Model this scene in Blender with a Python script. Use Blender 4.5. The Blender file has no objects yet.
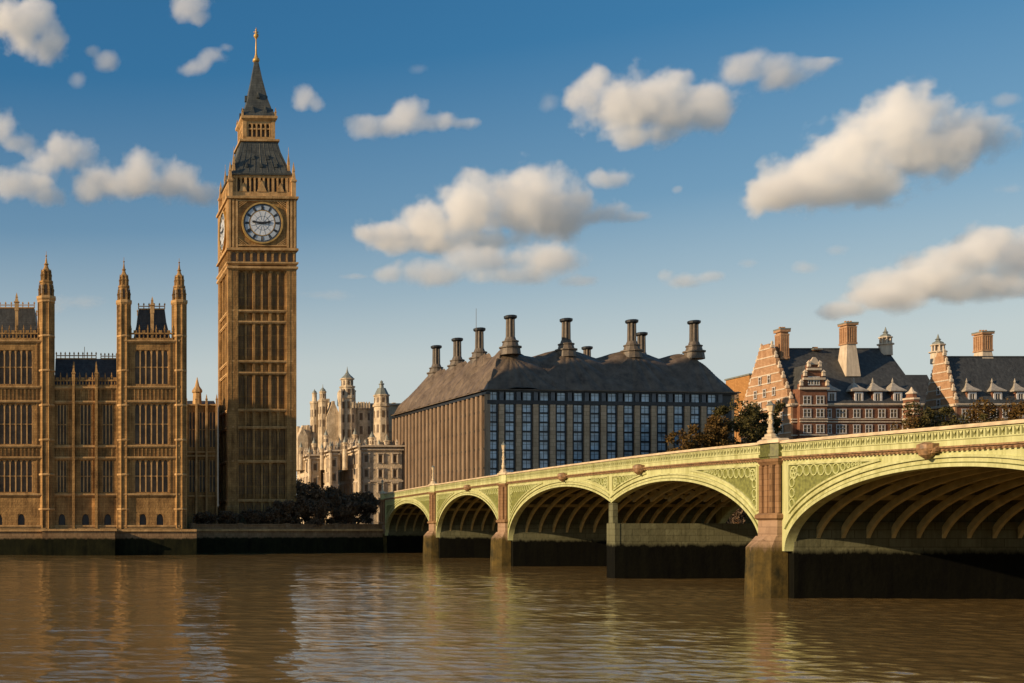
import bpy, bmesh, math, random
import numpy as np
from mathutils import Vector, Matrix, noise
R = math.radians
random.seed(7)
sc = bpy.context.scene
C = sc.collection

# ------------------------------------------------------------------ camera
CAM_H = 5.0; FOC = 1100.0; PX0 = 100.0; PY0 = 527.0
cd = bpy.data.cameras.new('camera'); cam = bpy.data.objects.new('camera', cd); C.objects.link(cam)
cam.location = (0, 0, CAM_H); cam.rotation_euler = (R(90), 0, 0)
cd.sensor_width = 36; cd.lens = FOC / 1024 * 36
cd.shift_x = (512 - PX0) / 1024; cd.shift_y = (PY0 - 341.5) / 1024
cd.clip_start = 0.5; cd.clip_end = 30000
sc.camera = cam

# ------------------------------------------------------------------ sky, sun, exposure
SUN_EL = 19.0
SKY_GRADE = ((.42, 1.5, 5.9), (.96, 1.0, 6.2), (1.38, .80, 6.5))
SUN_AZ = Vector((-0.965, -0.25))                     # horizontal direction towards the sun
w = bpy.data.worlds.new("World"); sc.world = w; w.use_nodes = True
nt = w.node_tree; nt.nodes.clear()
wo = nt.nodes.new('ShaderNodeOutputWorld'); bg = nt.nodes.new('ShaderNodeBackground')
sky = nt.nodes.new('ShaderNodeTexSky'); sky.sky_type = 'NISHITA'; sky.sun_disc = False
sky.sun_elevation = R(SUN_EL); sky.sun_rotation = math.atan2(SUN_AZ.x, SUN_AZ.y)
sky.altitude = 0; sky.air_density = 1.0; sky.dust_density = 1.6; sky.ozone_density = 3.0
bg.inputs['Strength'].default_value = 0.085
spc = nt.nodes.new('ShaderNodeSeparateColor'); cbc = nt.nodes.new('ShaderNodeCombineColor'); nt.links.new(sky.outputs[0], spc.inputs[0])
for ch, (gain, powr, cap) in enumerate(SKY_GRADE):            # colour grade of the sky, channel by channel
    p = nt.nodes.new('ShaderNodeMath'); p.operation = 'POWER'; p.inputs[1].default_value = powr
    q = nt.nodes.new('ShaderNodeMath'); q.operation = 'MULTIPLY'; q.inputs[1].default_value = gain
    nt.links.new(spc.outputs[ch], p.inputs[0]); nt.links.new(p.outputs[0], q.inputs[0]); c_ = nt.nodes.new('ShaderNodeMath'); c_.operation = 'MINIMUM'; c_.inputs[1].default_value = cap
    nt.links.new(q.outputs[0], c_.inputs[0]); nt.links.new(c_.outputs[0], cbc.inputs[ch])
tco = nt.nodes.new('ShaderNodeTexCoord'); spx = nt.nodes.new('ShaderNodeSeparateXYZ'); nt.links.new(tco.outputs['Generated'], spx.inputs[0])
rmp = nt.nodes.new('ShaderNodeValToRGB'); el = rmp.color_ramp.elements; el[0].position = 0; el[0].color = (.96,) * 3 + (1,); el[1].position = .38; el[1].color = (0, 0, 0, 1)
for p_, v_ in ((.14, .78), (.20, .42), (.26, .15)):      # pale mist lying over the horizon
    x_ = el.new(p_); x_.color = (v_, v_, v_, 1)
nt.links.new(spx.outputs[2], rmp.inputs[0])
mxh = nt.nodes.new('ShaderNodeMix'); mxh.data_type = 'RGBA'; mxh.inputs[7].default_value = (6.1, 6.4, 6.0, 1)
nt.links.new(rmp.outputs[0], mxh.inputs[0]); nt.links.new(cbc.outputs[0], mxh.inputs[6]); nt.links.new(mxh.outputs[2], bg.inputs[0]); nt.links.new(bg.outputs[0], wo.inputs[0])
sd = bpy.data.lights.new('sun', 'SUN'); sun = bpy.data.objects.new('sun', sd); C.objects.link(sun)
sd.energy = 4.7; sd.angle = R(0.6); sd.color = (1.0, 0.74, 0.46)
e = R(SUN_EL); sv = Vector((SUN_AZ.x, SUN_AZ.y, 0)).normalized() * math.cos(e) + Vector((0, 0, math.sin(e)))
sun.rotation_euler = sv.to_track_quat('Z', 'Y').to_euler(); sun.location = (-300, -200, 300)
vs = sc.view_settings
vs.view_transform = 'Standard'; vs.look = 'None'; vs.exposure = 0.3; vs.gamma = 1.0; vs.use_curve_mapping = False
cy = sc.cycles
cy.use_denoising = True; cy.max_bounces = 14; cy.diffuse_bounces = 3; cy.glossy_bounces = 3
cy.transmission_bounces = 2; cy.volume_bounces = 14; cy.transparent_max_bounces = 12
cy.volume_step_rate = 1.0; cy.volume_max_steps = 256
cy.caustics_reflective = False; cy.caustics_refractive = False

def PX(x, y, D):
    "world point seen at picture position (x, y) at distance D (used once, to read real sizes off the photograph)"
    return Vector(((x - PX0) * D / FOC, D, CAM_H + (PY0 - y) * D / FOC))
# ------------------------------------------------------------------ helpers
class MB:
    def __init__(s, M=None): s.v = []; s.f = []; s.mi = []; s.M = M or Matrix(); s.m = 0
    def face(s, pts, m=None):
        n = len(s.v); s.v += [tuple(s.M @ Vector(p)) for p in pts]; s.f.append(tuple(range(n, n + len(pts)))); s.mi.append(s.m if m is None else m)
    def mesh(s, pts, faces):
        n = len(s.v); s.v += [tuple(s.M @ Vector(p)) for p in pts]
        for f in faces: s.f.append(tuple(n + i for i in f)); s.mi.append(s.m)
    def box(s, x0, x1, y0, y1, z0, z1):
        p = [(x, y, z) for z in (z0, z1) for y in (y0, y1) for x in (x0, x1)]
        s.mesh(p, [(0, 2, 3, 1), (4, 5, 7, 6), (0, 1, 5, 4), (2, 6, 7, 3), (0, 4, 6, 2), (1, 3, 7, 5)])
    def ring(s, levels, cap=True):
        "levels: list of loops (equal length) joined bottom to top"
        n = len(levels[0]); pts = [p for l in levels for p in l]; fs = []
        for k in range(len(levels) - 1):
            for i in range(n):
                j = (i + 1) % n; fs.append((k * n + i, k * n + j, (k + 1) * n + j, (k + 1) * n + i))
        if cap:
            fs.append(tuple(reversed(range(n)))); fs.append(tuple((len(levels) - 1) * n + i for i in range(n)))
        s.mesh(pts, fs)
    def lathe(s, cx, cy, prof, n=8, rot=None):
        rot = math.pi / n if rot is None else rot
        s.ring([[(cx + r * math.cos(rot + 2 * math.pi * i / n), cy + r * math.sin(rot + 2 * math.pi * i / n), z) for i in range(n)] for z, r in prof])
    def sq(s, cx, cy, prof):
        "square plan, prof = (z, halfwidth)"
        s.ring([[(cx - h, cy - h, z), (cx + h, cy - h, z), (cx + h, cy + h, z), (cx - h, cy + h, z)] for z, h in prof])
    def bar(s, a, b, r0, r1=None, n=6):
        a = Vector(a); b = Vector(b); d = b - a
        if d.length < 1e-6: return
        r1 = r0 if r1 is None else r1; q = d.to_track_quat('Z', 'Y')
        s.ring([[tuple(c + q @ Vector((r * math.cos(2 * math.pi * i / n), r * math.sin(2 * math.pi * i / n), 0))) for i in range(n)] for c, r in ((a, r0), (b, r1))])
    def extr(s, poly, y0, y1):
        "poly of (x, z) extruded in y"
        n = len(poly); s.mesh([(x, y0, z) for x, z in poly] + [(x, y1, z) for x, z in poly],
            [tuple(range(n)), tuple(reversed(range(n, 2 * n)))] + [(i, i + n, (i + 1) % n + n, (i + 1) % n) for i in range(n)])
    def cut(s): s.cuts = getattr(s, 'cuts', []) + [(len(s.v), len(s.f))]
    def build_each(s, name, mats, parent=None):
        "one object per piece, pieces ended by cut()"
        s.cut(); a = (0, 0); out = []
        for c in s.cuts:
            if c[1] > a[1]:
                q = MB(); q.v = s.v[a[0]:c[0]]; q.f = [tuple(i - a[0] for i in f) for f in s.f[a[1]:c[1]]]; q.mi = s.mi[a[1]:c[1]]; out.append(q.build(name, mats, parent))
            a = c
        return out
    def build(s, name, mats, parent=None, smooth=False):
        me = bpy.data.meshes.new(name); me.from_pydata(s.v, [], s.f)
        mats = mats if isinstance(mats, (list, tuple)) else [mats]
        for m in mats: me.materials.append(m)
        if len(mats) > 1: me.polygons.foreach_set('material_index', s.mi)
        bm = bmesh.new(); bm.from_mesh(me); bmesh.ops.recalc_face_normals(bm, faces=bm.faces); bm.to_mesh(me); bm.free()
        if smooth: me.polygons.foreach_set('use_smooth', [True] * len(me.polygons))
        o = bpy.data.objects.new(name, me); C.objects.link(o)
        if parent: o.parent = parent
        return o

def thing(name, label, cat, loc=(0, 0, 0), rz=0, group=None):
    o = bpy.data.objects.new(name, None); C.objects.link(o); o.location = loc; o.rotation_euler = (0, 0, rz)
    o.empty_display_size = 1; tag(o, label, cat, group); return o
def tag(o, label=None, cat=None, group=None, kind=None):
    for k, v in (('label', label), ('category', cat), ('group', group), ('kind', kind)):
        if v: o[k] = v
    return o

def stone(name, c1, c2, scale=0.25, rough=0.85, bump=0.25, streak=0.5, algae=None, spec=0.3, course=0.0):
    m = bpy.data.materials.new(name); m.use_nodes = True; nt = m.node_tree; N = nt.nodes.new; L = nt.links.new
    b = nt.nodes['Principled BSDF']; b.inputs['Roughness'].default_value = rough; b.inputs['Specular IOR Level'].default_value = spec
    g = N('ShaderNodeNewGeometry')
    n1 = N('ShaderNodeTexNoise'); n1.inputs['Scale'].default_value = scale; n1.inputs['Detail'].default_value = 8; n1.inputs['Roughness'].default_value = .68
    L(g.outputs['Position'], n1.inputs['Vector'])
    mp = N('ShaderNodeMapping'); mp.inputs['Scale'].default_value = (1.6, 1.6, .12); L(g.outputs['Position'], mp.inputs['Vector'])
    n2 = N('ShaderNodeTexNoise'); n2.inputs['Scale'].default_value = 1.0; n2.inputs['Detail'].default_value = 6; n2.inputs['Roughness'].default_value = .7
    L(mp.outputs[0], n2.inputs['Vector'])
    mx = N('ShaderNodeMix'); mx.data_type = 'FLOAT'; mx.inputs[0].default_value = streak
    L(n1.outputs['Fac'], mx.inputs[2]); L(n2.outputs['Fac'], mx.inputs[3])
    cr = N('ShaderNodeValToRGB'); cr.color_ramp.elements[0].position = .36; cr.color_ramp.elements[1].position = .64
    cr.color_ramp.elements[0].color = (*c1, 1); cr.color_ramp.elements[1].color = (*c2, 1); L(mx.outputs[0], cr.inputs[0])
    col = cr.outputs[0]
    n3 = N('ShaderNodeTexNoise'); n3.inputs['Scale'].default_value = 3.0; n3.inputs['Detail'].default_value = 6; L(g.outputs['Position'], n3.inputs['Vector'])
    hgt = n3.outputs['Fac']
    if course:
        # masonry joints: horizontal courses and staggered uprights, in real metres
        sp = N('ShaderNodeSeparateXYZ'); L(g.outputs['Position'], sp.inputs[0])
        ad = N('ShaderNodeMath'); ad.operation = 'ADD'; L(sp.outputs[0], ad.inputs[0]); L(sp.outputs[1], ad.inputs[1])
        cb = N('ShaderNodeCombineXYZ'); L(ad.outputs[0], cb.inputs[0]); L(sp.outputs[2], cb.inputs[1])
        bk = N('ShaderNodeTexBrick'); bk.inputs['Scale'].default_value = 1; bk.inputs['Brick Width'].default_value = course * 2.4; bk.inputs['Row Height'].default_value = course
        bk.inputs['Mortar Size'].default_value = course * .05; bk.inputs['Color1'].default_value = (1, 1, 1, 1); bk.inputs['Color2'].default_value = (.78, .76, .74, 1); bk.inputs['Mortar'].default_value = (.45, .43, .4, 1)
        L(cb.outputs[0], bk.inputs['Vector'])
        mm = N('ShaderNodeMix'); mm.data_type = 'RGBA'; mm.blend_type = 'MULTIPLY'; mm.inputs[0].default_value = .8
        L(col, mm.inputs[6]); L(bk.outputs['Color'], mm.inputs[7]); col = mm.outputs[2]
    if algae:
        zt, ca, cb2, blur = algae      # height of the tide line, weed colours
        sp = N('ShaderNodeSeparateXYZ'); L(g.outputs['Position'], sp.inputs[0])
        nz = N('ShaderNodeMath'); nz.operation = 'MULTIPLY_ADD'; nz.inputs[1].default_value = -blur * 3; nz.inputs[2].default_value = blur * 1.5
        L(n2.outputs['Fac'], nz.inputs[0])
        s1 = N('ShaderNodeMath'); s1.operation = 'ADD'; L(sp.outputs[2], s1.inputs[0]); L(nz.outputs[0], s1.inputs[1])
        mr = N('ShaderNodeMapRange'); mr.inputs[1].default_value = zt - blur * .5; mr.inputs[2].default_value = zt + blur * .5; L(s1.outputs[0], mr.inputs[0])
        c2r = N('ShaderNodeValToRGB'); c2r.color_ramp.elements[0].position = .38; c2r.color_ramp.elements[1].position = .62
        c2r.color_ramp.elements[0].color = (*ca, 1); c2r.color_ramp.elements[1].color = (*cb2, 1); L(mx.outputs[0], c2r.inputs[0])
        ma = N('ShaderNodeMix'); ma.data_type = 'RGBA'; L(mr.outputs[0], ma.inputs[0]); L(c2r.outputs[0], ma.inputs[6]); L(col, ma.inputs[7]); col = ma.outputs[2]
    L(col, b.inputs['Base Color'])
    bp = N('ShaderNodeBump'); bp.inputs['Strength'].default_value = bump; bp.inputs['Distance'].default_value = .15
    L(hgt, bp.inputs['Height']); L(bp.outputs[0], b.inputs['Normal'])
    return m
def plain(name, c, rough=.5, metal=0, spec=.5, noise_amt=.25, scale=1.5):
    m = bpy.data.materials.new(name); m.use_nodes = True; nt = m.node_tree; N = nt.nodes.new; L = nt.links.new
    b = nt.nodes['Principled BSDF']; b.inputs['Roughness'].default_value = rough; b.inputs['Metallic'].default_value = metal; b.inputs['Specular IOR Level'].default_value = spec
    g = N('ShaderNodeNewGeometry'); n = N('ShaderNodeTexNoise'); n.inputs['Scale'].default_value = scale; n.inputs['Detail'].default_value = 5
    L(g.outputs['Position'], n.inputs['Vector'])
    cr = N('ShaderNodeValToRGB'); cr.color_ramp.elements[0].position = .3; cr.color_ramp.elements[1].position = .7
    cr.color_ramp.elements[0].color = (*[x * (1 - noise_amt) for x in c], 1); cr.color_ramp.elements[1].color = (*[min(1, x * (1 + noise_amt)) for x in c], 1)
    L(n.outputs['Fac'], cr.inputs[0]); L(cr.outputs[0], b.inputs['Base Color'])
    return m

M = dict(
 gold=stone('honey_limestone', (.13, .068, .022), (.56, .325, .115), .35, course=.45, streak=.45, bump=.5),
 goldtrim=stone('honey_limestone_trim', (.29, .165, .06), (.62, .39, .17), .7, streak=.3),
 gilt=plain('gilding', (.50, .30, .08), .45, .3),
 slate=stone('grey_slate', (.035, .036, .034), (.09, .092, .088), .8, rough=.55, streak=.6, course=.4),
 ironroof=stone('cast_iron_roof', (.042, .046, .042), (.115, .12, .105), .9, rough=.5, streak=.6, course=.55),
 glass_and_shade=plain('dark_recess', (.125, .078, .038), .6),  # window slits; for recesses and openings their shade is put into this colour
 dialblue=plain('dial_blue', (.07, .09, .115), .4),
 opal2=plain('opal_glass_outer', (.42, .48, .54), .3, noise_amt=.15, scale=2),
 opal=plain('opal_glass', (.66, .69, .72), .3, noise_amt=.15, scale=2),
 glass=plain('window_glass', (.095, .07, .042), .4, 0, .3, .5, .6),
 blueglass=plain('office_glass', (.32, .44, .53), .12, .0, .8, .55, .45),  # pale blue base carries the sky reflection of the panes
 river=stone('river_wall_stone', (.16, .10, .055), (.36, .24, .13), .35, course=.55, algae=(3.0, (.004, .005, .002), (.02, .02, .007), .35), spec=.1),
 pier=stone('pier_granite', (.10, .10, .055), (.19, .19, .11), .5, course=.6, algae=(3.3, (.0015, .0015, .001), (.006, .006, .003), .35), streak=.6, spec=.1),  # weed blackened further: shade under the arches put into the colour
 nose=stone('cutwater_granite', (.26, .165, .10), (.42, .28, .18), .6, course=.5, algae=(3.7, (.02, .018, .005), (.13, .085, .018), .7), streak=.35),
 shaft=stone('reddish_granite', (.17, .09, .04), (.34, .20, .10), 1.0, course=.4, streak=.7),
 paint=stone('pale_green_paint', (.33, .33, .125), (.60, .61, .31), .35, rough=.5, bump=.05, spec=.4, streak=.7),
 paintshade=plain('shaded_green_paint', (.095, .10, .022), .5, noise_amt=.4, scale=5),  # darker green: shade put into the paint colour
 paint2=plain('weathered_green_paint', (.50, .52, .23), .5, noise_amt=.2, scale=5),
 panelshade=plain('shaded_panel_paint', (.18, .19, .05), .5, noise_amt=.4, scale=4),  # olive panel green with the shade of a recess put into it
 coping=plain('bridge_coping', (.56, .44, .28), .6),
 string=plain('rusty_string_course', (.24, .14, .065), .6, noise_amt=.5, scale=4),
 rib=plain('rib_paint', (.42, .34, .15), .6),
 asphalt=plain('asphalt', (.05, .05, .05), .9),
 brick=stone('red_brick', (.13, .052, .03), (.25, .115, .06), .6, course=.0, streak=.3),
 white=stone('portland_stone', (.40, .32, .23), (.66, .55, .41), .4, streak=.6),
 cream=stone('weathered_cream_stone', (.27, .20, .12), (.76, .62, .43), .5, streak=.35, bump=.8),
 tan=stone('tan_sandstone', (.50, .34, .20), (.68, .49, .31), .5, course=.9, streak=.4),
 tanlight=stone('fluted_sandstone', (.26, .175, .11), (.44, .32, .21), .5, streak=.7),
 tentroof=stone('bronze_roof_sheet', (.07, .05, .033), (.19, .14, .095), .45, rough=.5, streak=.3, bump=.4),
 flue=stone('flue_metal', (.06, .052, .042), (.17, .13, .09), .8, rough=.5),
 chim=stone('chimney_and_sunlit_brick', (.34, .18, .09), (.52, .32, .18), .8, streak=.4, course=.35),
 whitepaint=plain('white_window_paint', (.55, .53, .50), .5),
 lead2=plain('dormer_lead', (.34, .30, .24), .5),
 bronze=plain('dark_bronze', (.03, .032, .035), .4, .6),
 greybox=plain('grey_panel', (.12, .13, .14), .5),
 orange=stone('orange_brick', (.36, .17, .05), (.46, .23, .075), .6, course=.5),
 earth=plain('earth', (.10, .08, .05), .95),
 lead=plain('lead_dome', (.17, .18, .15), .5),
 iron=plain('black_iron', (.02, .02, .02), .5),
)
# ------------------------------------------------------------------ water and ground
WAVE = .0035
def water_mat():
    m = bpy.data.materials.new('river_water'); m.use_nodes = True; nt = m.node_tree; N = nt.nodes.new; L = nt.links.new
    b = nt.nodes['Principled BSDF']; b.inputs['Roughness'].default_value = .06; b.inputs['IOR'].default_value = 1.33
    g = N('ShaderNodeNewGeometry')
    nb = N('ShaderNodeTexNoise'); nb.inputs['Scale'].default_value = .03; nb.inputs['Detail'].default_value = 3; L(g.outputs['Position'], nb.inputs['Vector'])
    cr = N('ShaderNodeValToRGB'); cr.color_ramp.elements[0].color = (.145, .093, .033, 1); cr.color_ramp.elements[1].color = (.20, .134, .052, 1)
    L(nb.outputs['Fac'], cr.inputs[0]); L(cr.outputs[0], b.inputs['Base Color'])
    def nz(sc_, det, sx, sy, rot):
        mp = N('ShaderNodeMapping'); mp.inputs['Scale'].default_value = (sx, sy, 1); mp.inputs['Rotation'].default_value = (0, 0, R(rot)); L(g.outputs['Position'], mp.inputs['Vector'])
        n = N('ShaderNodeTexNoise'); n.inputs['Scale'].default_value = sc_; n.inputs['Detail'].default_value = det; n.inputs['Roughness'].default_value = .55
        L(mp.outputs[0], n.inputs['Vector']); return n.outputs['Fac']
    a = nz(1.1, 4, .5, 1.25, 8); c = nz(4.0, 3, .5, 1.3, -6); d = nz(.05, 3, .5, 1.8, 5)
    m1 = N('ShaderNodeMath'); m1.operation = 'MULTIPLY_ADD'; m1.inputs[1].default_value = .32; L(c, m1.inputs[0]); L(a, m1.inputs[2])
    # calmer and rougher patches of the river
    mr = N('ShaderNodeMapRange'); mr.inputs[1].default_value = .35; mr.inputs[2].default_value = .65; mr.inputs[3].default_value = .45; mr.inputs[4].default_value = 1.15; L(d, mr.inputs[0])
    m2 = N('ShaderNodeMath'); m2.operation = 'MULTIPLY'; L(m1.outputs[0], m2.inputs[0]); L(mr.outputs[0], m2.inputs[1])
    bp = N('ShaderNodeBump'); bp.inputs['Strength'].default_value = 1; bp.inputs['Distance'].default_value = .045
    L(m2.outputs[0], bp.inputs['Height']); L(bp.outputs[0], b.inputs['Normal'])
    return m
def river():
    rng = np.random.default_rng(3); ys = [14.0]
    while ys[-1] < 226: ys.append(ys[-1] + max(.09, .0036 * ys[-1]))
    ys = np.array(ys); xs = np.arange(-46, 112, .18); X, Y = np.meshgrid(xs, ys); Z = np.zeros_like(X); dX = np.zeros_like(X); dY = np.zeros_like(X)
    step = np.maximum(.09, .0036 * Y); gust = .75 + .25 * np.sin(X * .045 + .8 * np.sin(Y * .031)) * np.sin(Y * .06 + X * .02 + 1.0)
    for i in range(90):
        lam = .42 * (6 / .42) ** rng.random() ; th = rng.normal(math.pi / 2 + .15, .62); a = WAVE * lam * (.34 if lam > 1.6 else 1)
        kx, ky = 2 * math.pi / lam * math.cos(th), 2 * math.pi / lam * math.sin(th); ph = kx * X + ky * Y + rng.random() * 6.28
        att = np.clip((lam / (2.6 * step) - 1) * 1.2, 0, 1) * gust
        Z += a * att * np.sin(ph); dX -= a * att * math.cos(th) * np.cos(ph) * -.9; dY -= a * att * math.sin(th) * np.cos(ph) * -.9
    edge = np.clip(np.minimum.reduce([(X - xs[0]) / 6, (xs[-1] - X) / 6, (Y - ys[0]) / 2, (ys[-1] - Y) / 4]), 0, 1)
    V = np.stack([X + dX * edge, Y + dY * edge, Z * edge], -1).reshape(-1, 3)
    ny, nx = X.shape; idx = np.arange(ny * nx).reshape(ny, nx)
    Fq = np.stack([idx[:-1, :-1], idx[:-1, 1:], idx[1:, 1:], idx[1:, :-1]], -1).reshape(-1, 4)
    x0, x1, y0, y1 = xs[0], xs[-1], ys[0], ys[-1]; n = len(V)
    out = np.array([(-1500, -300, 0), (2000, -300, 0), (2000, 260, 0), (-1500, 260, 0), (x0, y0, 0), (x1, y0, 0), (x1, y1, 0), (x0, y1, 0)])
    V = np.vstack([V, out]); Fo = np.array([(0, 1, 5, 4), (1, 2, 6, 5), (2, 3, 7, 6), (3, 0, 4, 7)]) + n
    F = np.vstack([Fq, Fo]); me = bpy.data.meshes.new('river'); me.vertices.add(len(V)); me.vertices.foreach_set('co', V.ravel())
    me.loops.add(F.size); me.loops.foreach_set('vertex_index', F.ravel()); me.polygons.add(len(F)); me.polygons.foreach_set('loop_start', np.arange(0, F.size, 4)); me.polygons.foreach_set('loop_total', np.full(len(F), 4))
    me.polygons.foreach_set('use_smooth', np.ones(len(F), bool)); me.update(); me.validate(); me.materials.append(water_mat())
    o = bpy.data.objects.new('river', me); C.objects.link(o); tag(o, kind='structure')
river()
b = MB(); b.face([(-9000, 198, 4.7), (17.5, 198, 4.7), (17.5, 211, 4.7), (58, 224, 4.7), (9000, 224, 4.7), (9000, 12000, 4.7), (-9000, 12000, 4.7)])
tag(b.build('ground', M['earth']), kind='structure')

# river walls
def river_wall(pts, label, name='river_wall', par=True):
    t = thing(name, label, 'wall', (pts[0][0], pts[0][1], 0)); o = Vector((pts[0][0], pts[0][1]))
    w1 = MB(); w2 = MB(); w3 = MB()
    for i in range(len(pts) - 1):
        a = Vector(pts[i]) - o; c = Vector(pts[i + 1]) - o; d = (c - a).normalized(); L_ = (c - a).length
        nrm = Vector((d.y, -d.x))
        Mx = Matrix(((d.x, -nrm.x, 0, a.x), (d.y, -nrm.y, 0, a.y), (0, 0, 1, 0), (0, 0, 0, 1)))
        w1.M = w2.M = w3.M = Mx
        w1.ring([[(0, -.55, -1.5), (L_, -.55, -1.5), (L_, 1.6, -1.5), (0, 1.6, -1.5)], [(0, 0, 4.2), (L_, 0, 4.2), (L_, 1.6, 4.2), (0, 1.6, 4.2)]])
        w2.box(0, L_, -.3, 1.6, 4.203, 4.6)
        w3.box(0, L_, .2, .7, 4.603, 5.35); w3.box(-.05, L_ + .05, .05, .85, 5.353, 5.6)
        n = max(1, int(L_ / 9))
        for k in range(n): w3.box(k * L_ / n, k * L_ / n + 1.0, .0, .9, 4.604, 5.75)
    w1.build('wall', M['river'], t); w2.build('ledge', M['goldtrim'], t); par and w3.build('parapet', M['river'], t)
    return t
river_wall([(-220, 196), (17.2, 196)], 'stained stone river wall below the golden gothic palace, dark green weed beneath', par=False)
river_wall([(17.2, 209), (36, 213.5), (56.5, 220)], 'low stained embankment wall running from the palace corner to the bridge end')
river_wall([(84, 224), (420, 224)], 'embankment wall hidden in the gloom beyond the bridge arches')
t = thing('river_landing', 'dark projecting stone landing at the foot of the palace middle range', 'landing', PX(80, 527, 195) * Vector((1, 1, 0)))
b = MB(); b.box(-6.6, 6.2, -1.6, 1, -1, 4.3); b.build('platform', M['river'], t)
b = MB(); b.box(-6.9, 6.5, -1.85, 1, 4.303, 4.65); b.build('coping', M['goldtrim'], t)

# ------------------------------------------------------------------ gothic building kit (local x right, y deep, z up; front faces -y)
def holes_wall(b, x0, x1, z0, z1, holes, y0, y1):
    xs = sorted({x0, x1, *[h[0] for h in holes], *[h[1] for h in holes]}); zs = sorted({z0, z1, *[h[2] for h in holes], *[h[3] for h in holes]})
    for zi in range(len(zs) - 1):
        za, zb = zs[zi], zs[zi + 1]; run = None
        for xi in range(len(xs) - 1):
            xm = (xs[xi] + xs[xi + 1]) / 2; zm = (za + zb) / 2
            inside = any(h[0] < xm < h[1] and h[2] < zm < h[3] for h in holes)
            if not inside:
                if run is None: run = xs[xi]
            if (inside or xi == len(xs) - 2) and run is not None:
                b.box(run, xs[xi] if inside else xs[xi + 1], y0, y1, za, zb); run = None
def arch_head(b, xa, xb, z, h, y0, y1, n=4):
    "two fillets that turn the top of an opening into a pointed arch; apex at z"
    xm = (xa + xb) / 2; w_ = (xb - xa) / 2
    def zc(t): return z - h * (1 - math.sqrt(max(0, 1 - (1 - t) ** 2)))
    left = [(xa, z), (xa, z - h)] + [(xa + w_ * t, zc(t)) for t in [i / n for i in range(1, n + 1)]]
    b.extr(left, y0, y1); b.extr([(2 * xm - x, zz) for x, zz in left], y0, y1)
def gothic_window(root, Mx, x0, x1, z0, z1, n, transoms=1, y=.5, glass='glass', trim='goldtrim'):
    g = MB(Mx); g.box(x0 - .05, x1 + .05, y, y + .08, z0 - .05, z1 + .05)
    wdw = g.build('window', M[glass], root)
    b = MB(Mx); lw = (x1 - x0) / n
    for i in range(n + 1):
        x = x0 + i * lw; b.box(x - .11, x + .11, y - .42, y - .02, z0, z1)
    for k in range(1, transoms + 1):
        z = z0 + (z1 - z0) * k / (transoms + 1)
        for i in range(n): b.box(x0 + i * lw + .11, x0 + (i + 1) * lw - .11, y - .25, y - .03, z - .1, z + .1)
    for i in range(n): arch_head(b, x0 + i * lw + .11, x0 + (i + 1) * lw - .11, z1, lw * .9, y - .3, y - .03)
    b.build('tracery', M[trim], wdw)
def pinnacle(b, x, y, z, h, r):
    b.sq(x, y, [(z, r), (z + h * .45, r)]); b.sq(x, y, [(z + h * .45 + .002, r * 1.35), (z + h * .5, r * 1.35)])
    b.sq(x, y, [(z + h * .502, r * .95), (z + h * .72, r * .5), (z + h * .74, r * .65), (z + h, r * .06)])
def turret_tower(root, x, y, zb, zt, r, tipz, top='gold'):
    "octagonal stair turret: shaft to zt, belt, two diminishing stages, spirelet and finial"
    H = tipz - zt
    b = MB(); b.lathe(x, y, [(zb, r), (zt, r)], 8)
    for i in range(8):
        a = math.pi / 8 + i * math.pi / 4; px, py = x + r * math.cos(a), y + r * math.sin(a)
        b.lathe(px, py, [(zb, .17), (zt, .17)], 5)
    tu = b.build('turret', M['gold'], root)
    c = MB(); z = zb + 4
    while z < zt: c.lathe(x, y, [(z, r * 1.06), (z + .12, r * 1.14), (z + .35, r * 1.14), (z + .45, r * 1.05)], 8); c.cut(); z += 6.3
    c.lathe(x, y, [(zt - .5, r * 1.05), (zt - .1, r * 1.25), (zt + .35, r * 1.25), (zt + .45, r)], 8)
    c.build_each('belt', M['goldtrim'], tu)
    s = MB(); r1 = r * .80; z1 = zt + .45; z2 = zt + H * .33; z3 = zt + H * .56; z4 = zt + H * .70
    s.lathe(x, y, [(z1, r1), (z2, r1)], 8); s.lathe(x, y, [(z2 + .002, r1 * 1.12), (z2 + .3, r1 * 1.12), (z2 + .5, r1 * .72), (z3, r1 * .66)], 8)
    s.lathe(x, y, [(z3 + .002, r1 * .78), (z3 + .2, r1 * .78), (z3 + .6, r1 * .46), (z4, r1 * .26), (z4 + .2, r1 * .40), (z4 + .4, r1 * .22), (tipz - H * .12, .07), (tipz - H * .1, .2), (tipz - H * .08, .05), (tipz, .03)], 8)
    for i in range(8):
        a = i * math.pi / 4 + math.pi / 8
        pinnacle(s, x + r1 * 1.12 * math.cos(a), y + r1 * 1.12 * math.sin(a), z1, H * .27, .17)
        pinnacle(s, x + r1 * .78 * math.cos(a), y + r1 * .78 * math.sin(a), z2 + .3, H * .26, .14)
    s.build('spirelet', M['gold'], tu)
    d = MB()
    for i in range(8):   # dark plates: shade of the turret's slit recesses put into colour
        a = i * math.pi / 4
        dx, dy = math.cos(a), math.sin(a); q = Matrix.Rotation(a + math.pi / 2, 4, 'Z'); q.translation = (x + dx * r * .93, y + dy * r * .93, 0)
        d.M = q.copy(); d.M.translation = (x + dx * r1 * .93, y + dy * r1 * .93, 0); d.box(-.2, .2, -.04, .05, z1 + .4, z2 - .5)
    d.build('niche_shade', M['glass_and_shade'], tu)
    return tu
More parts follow.
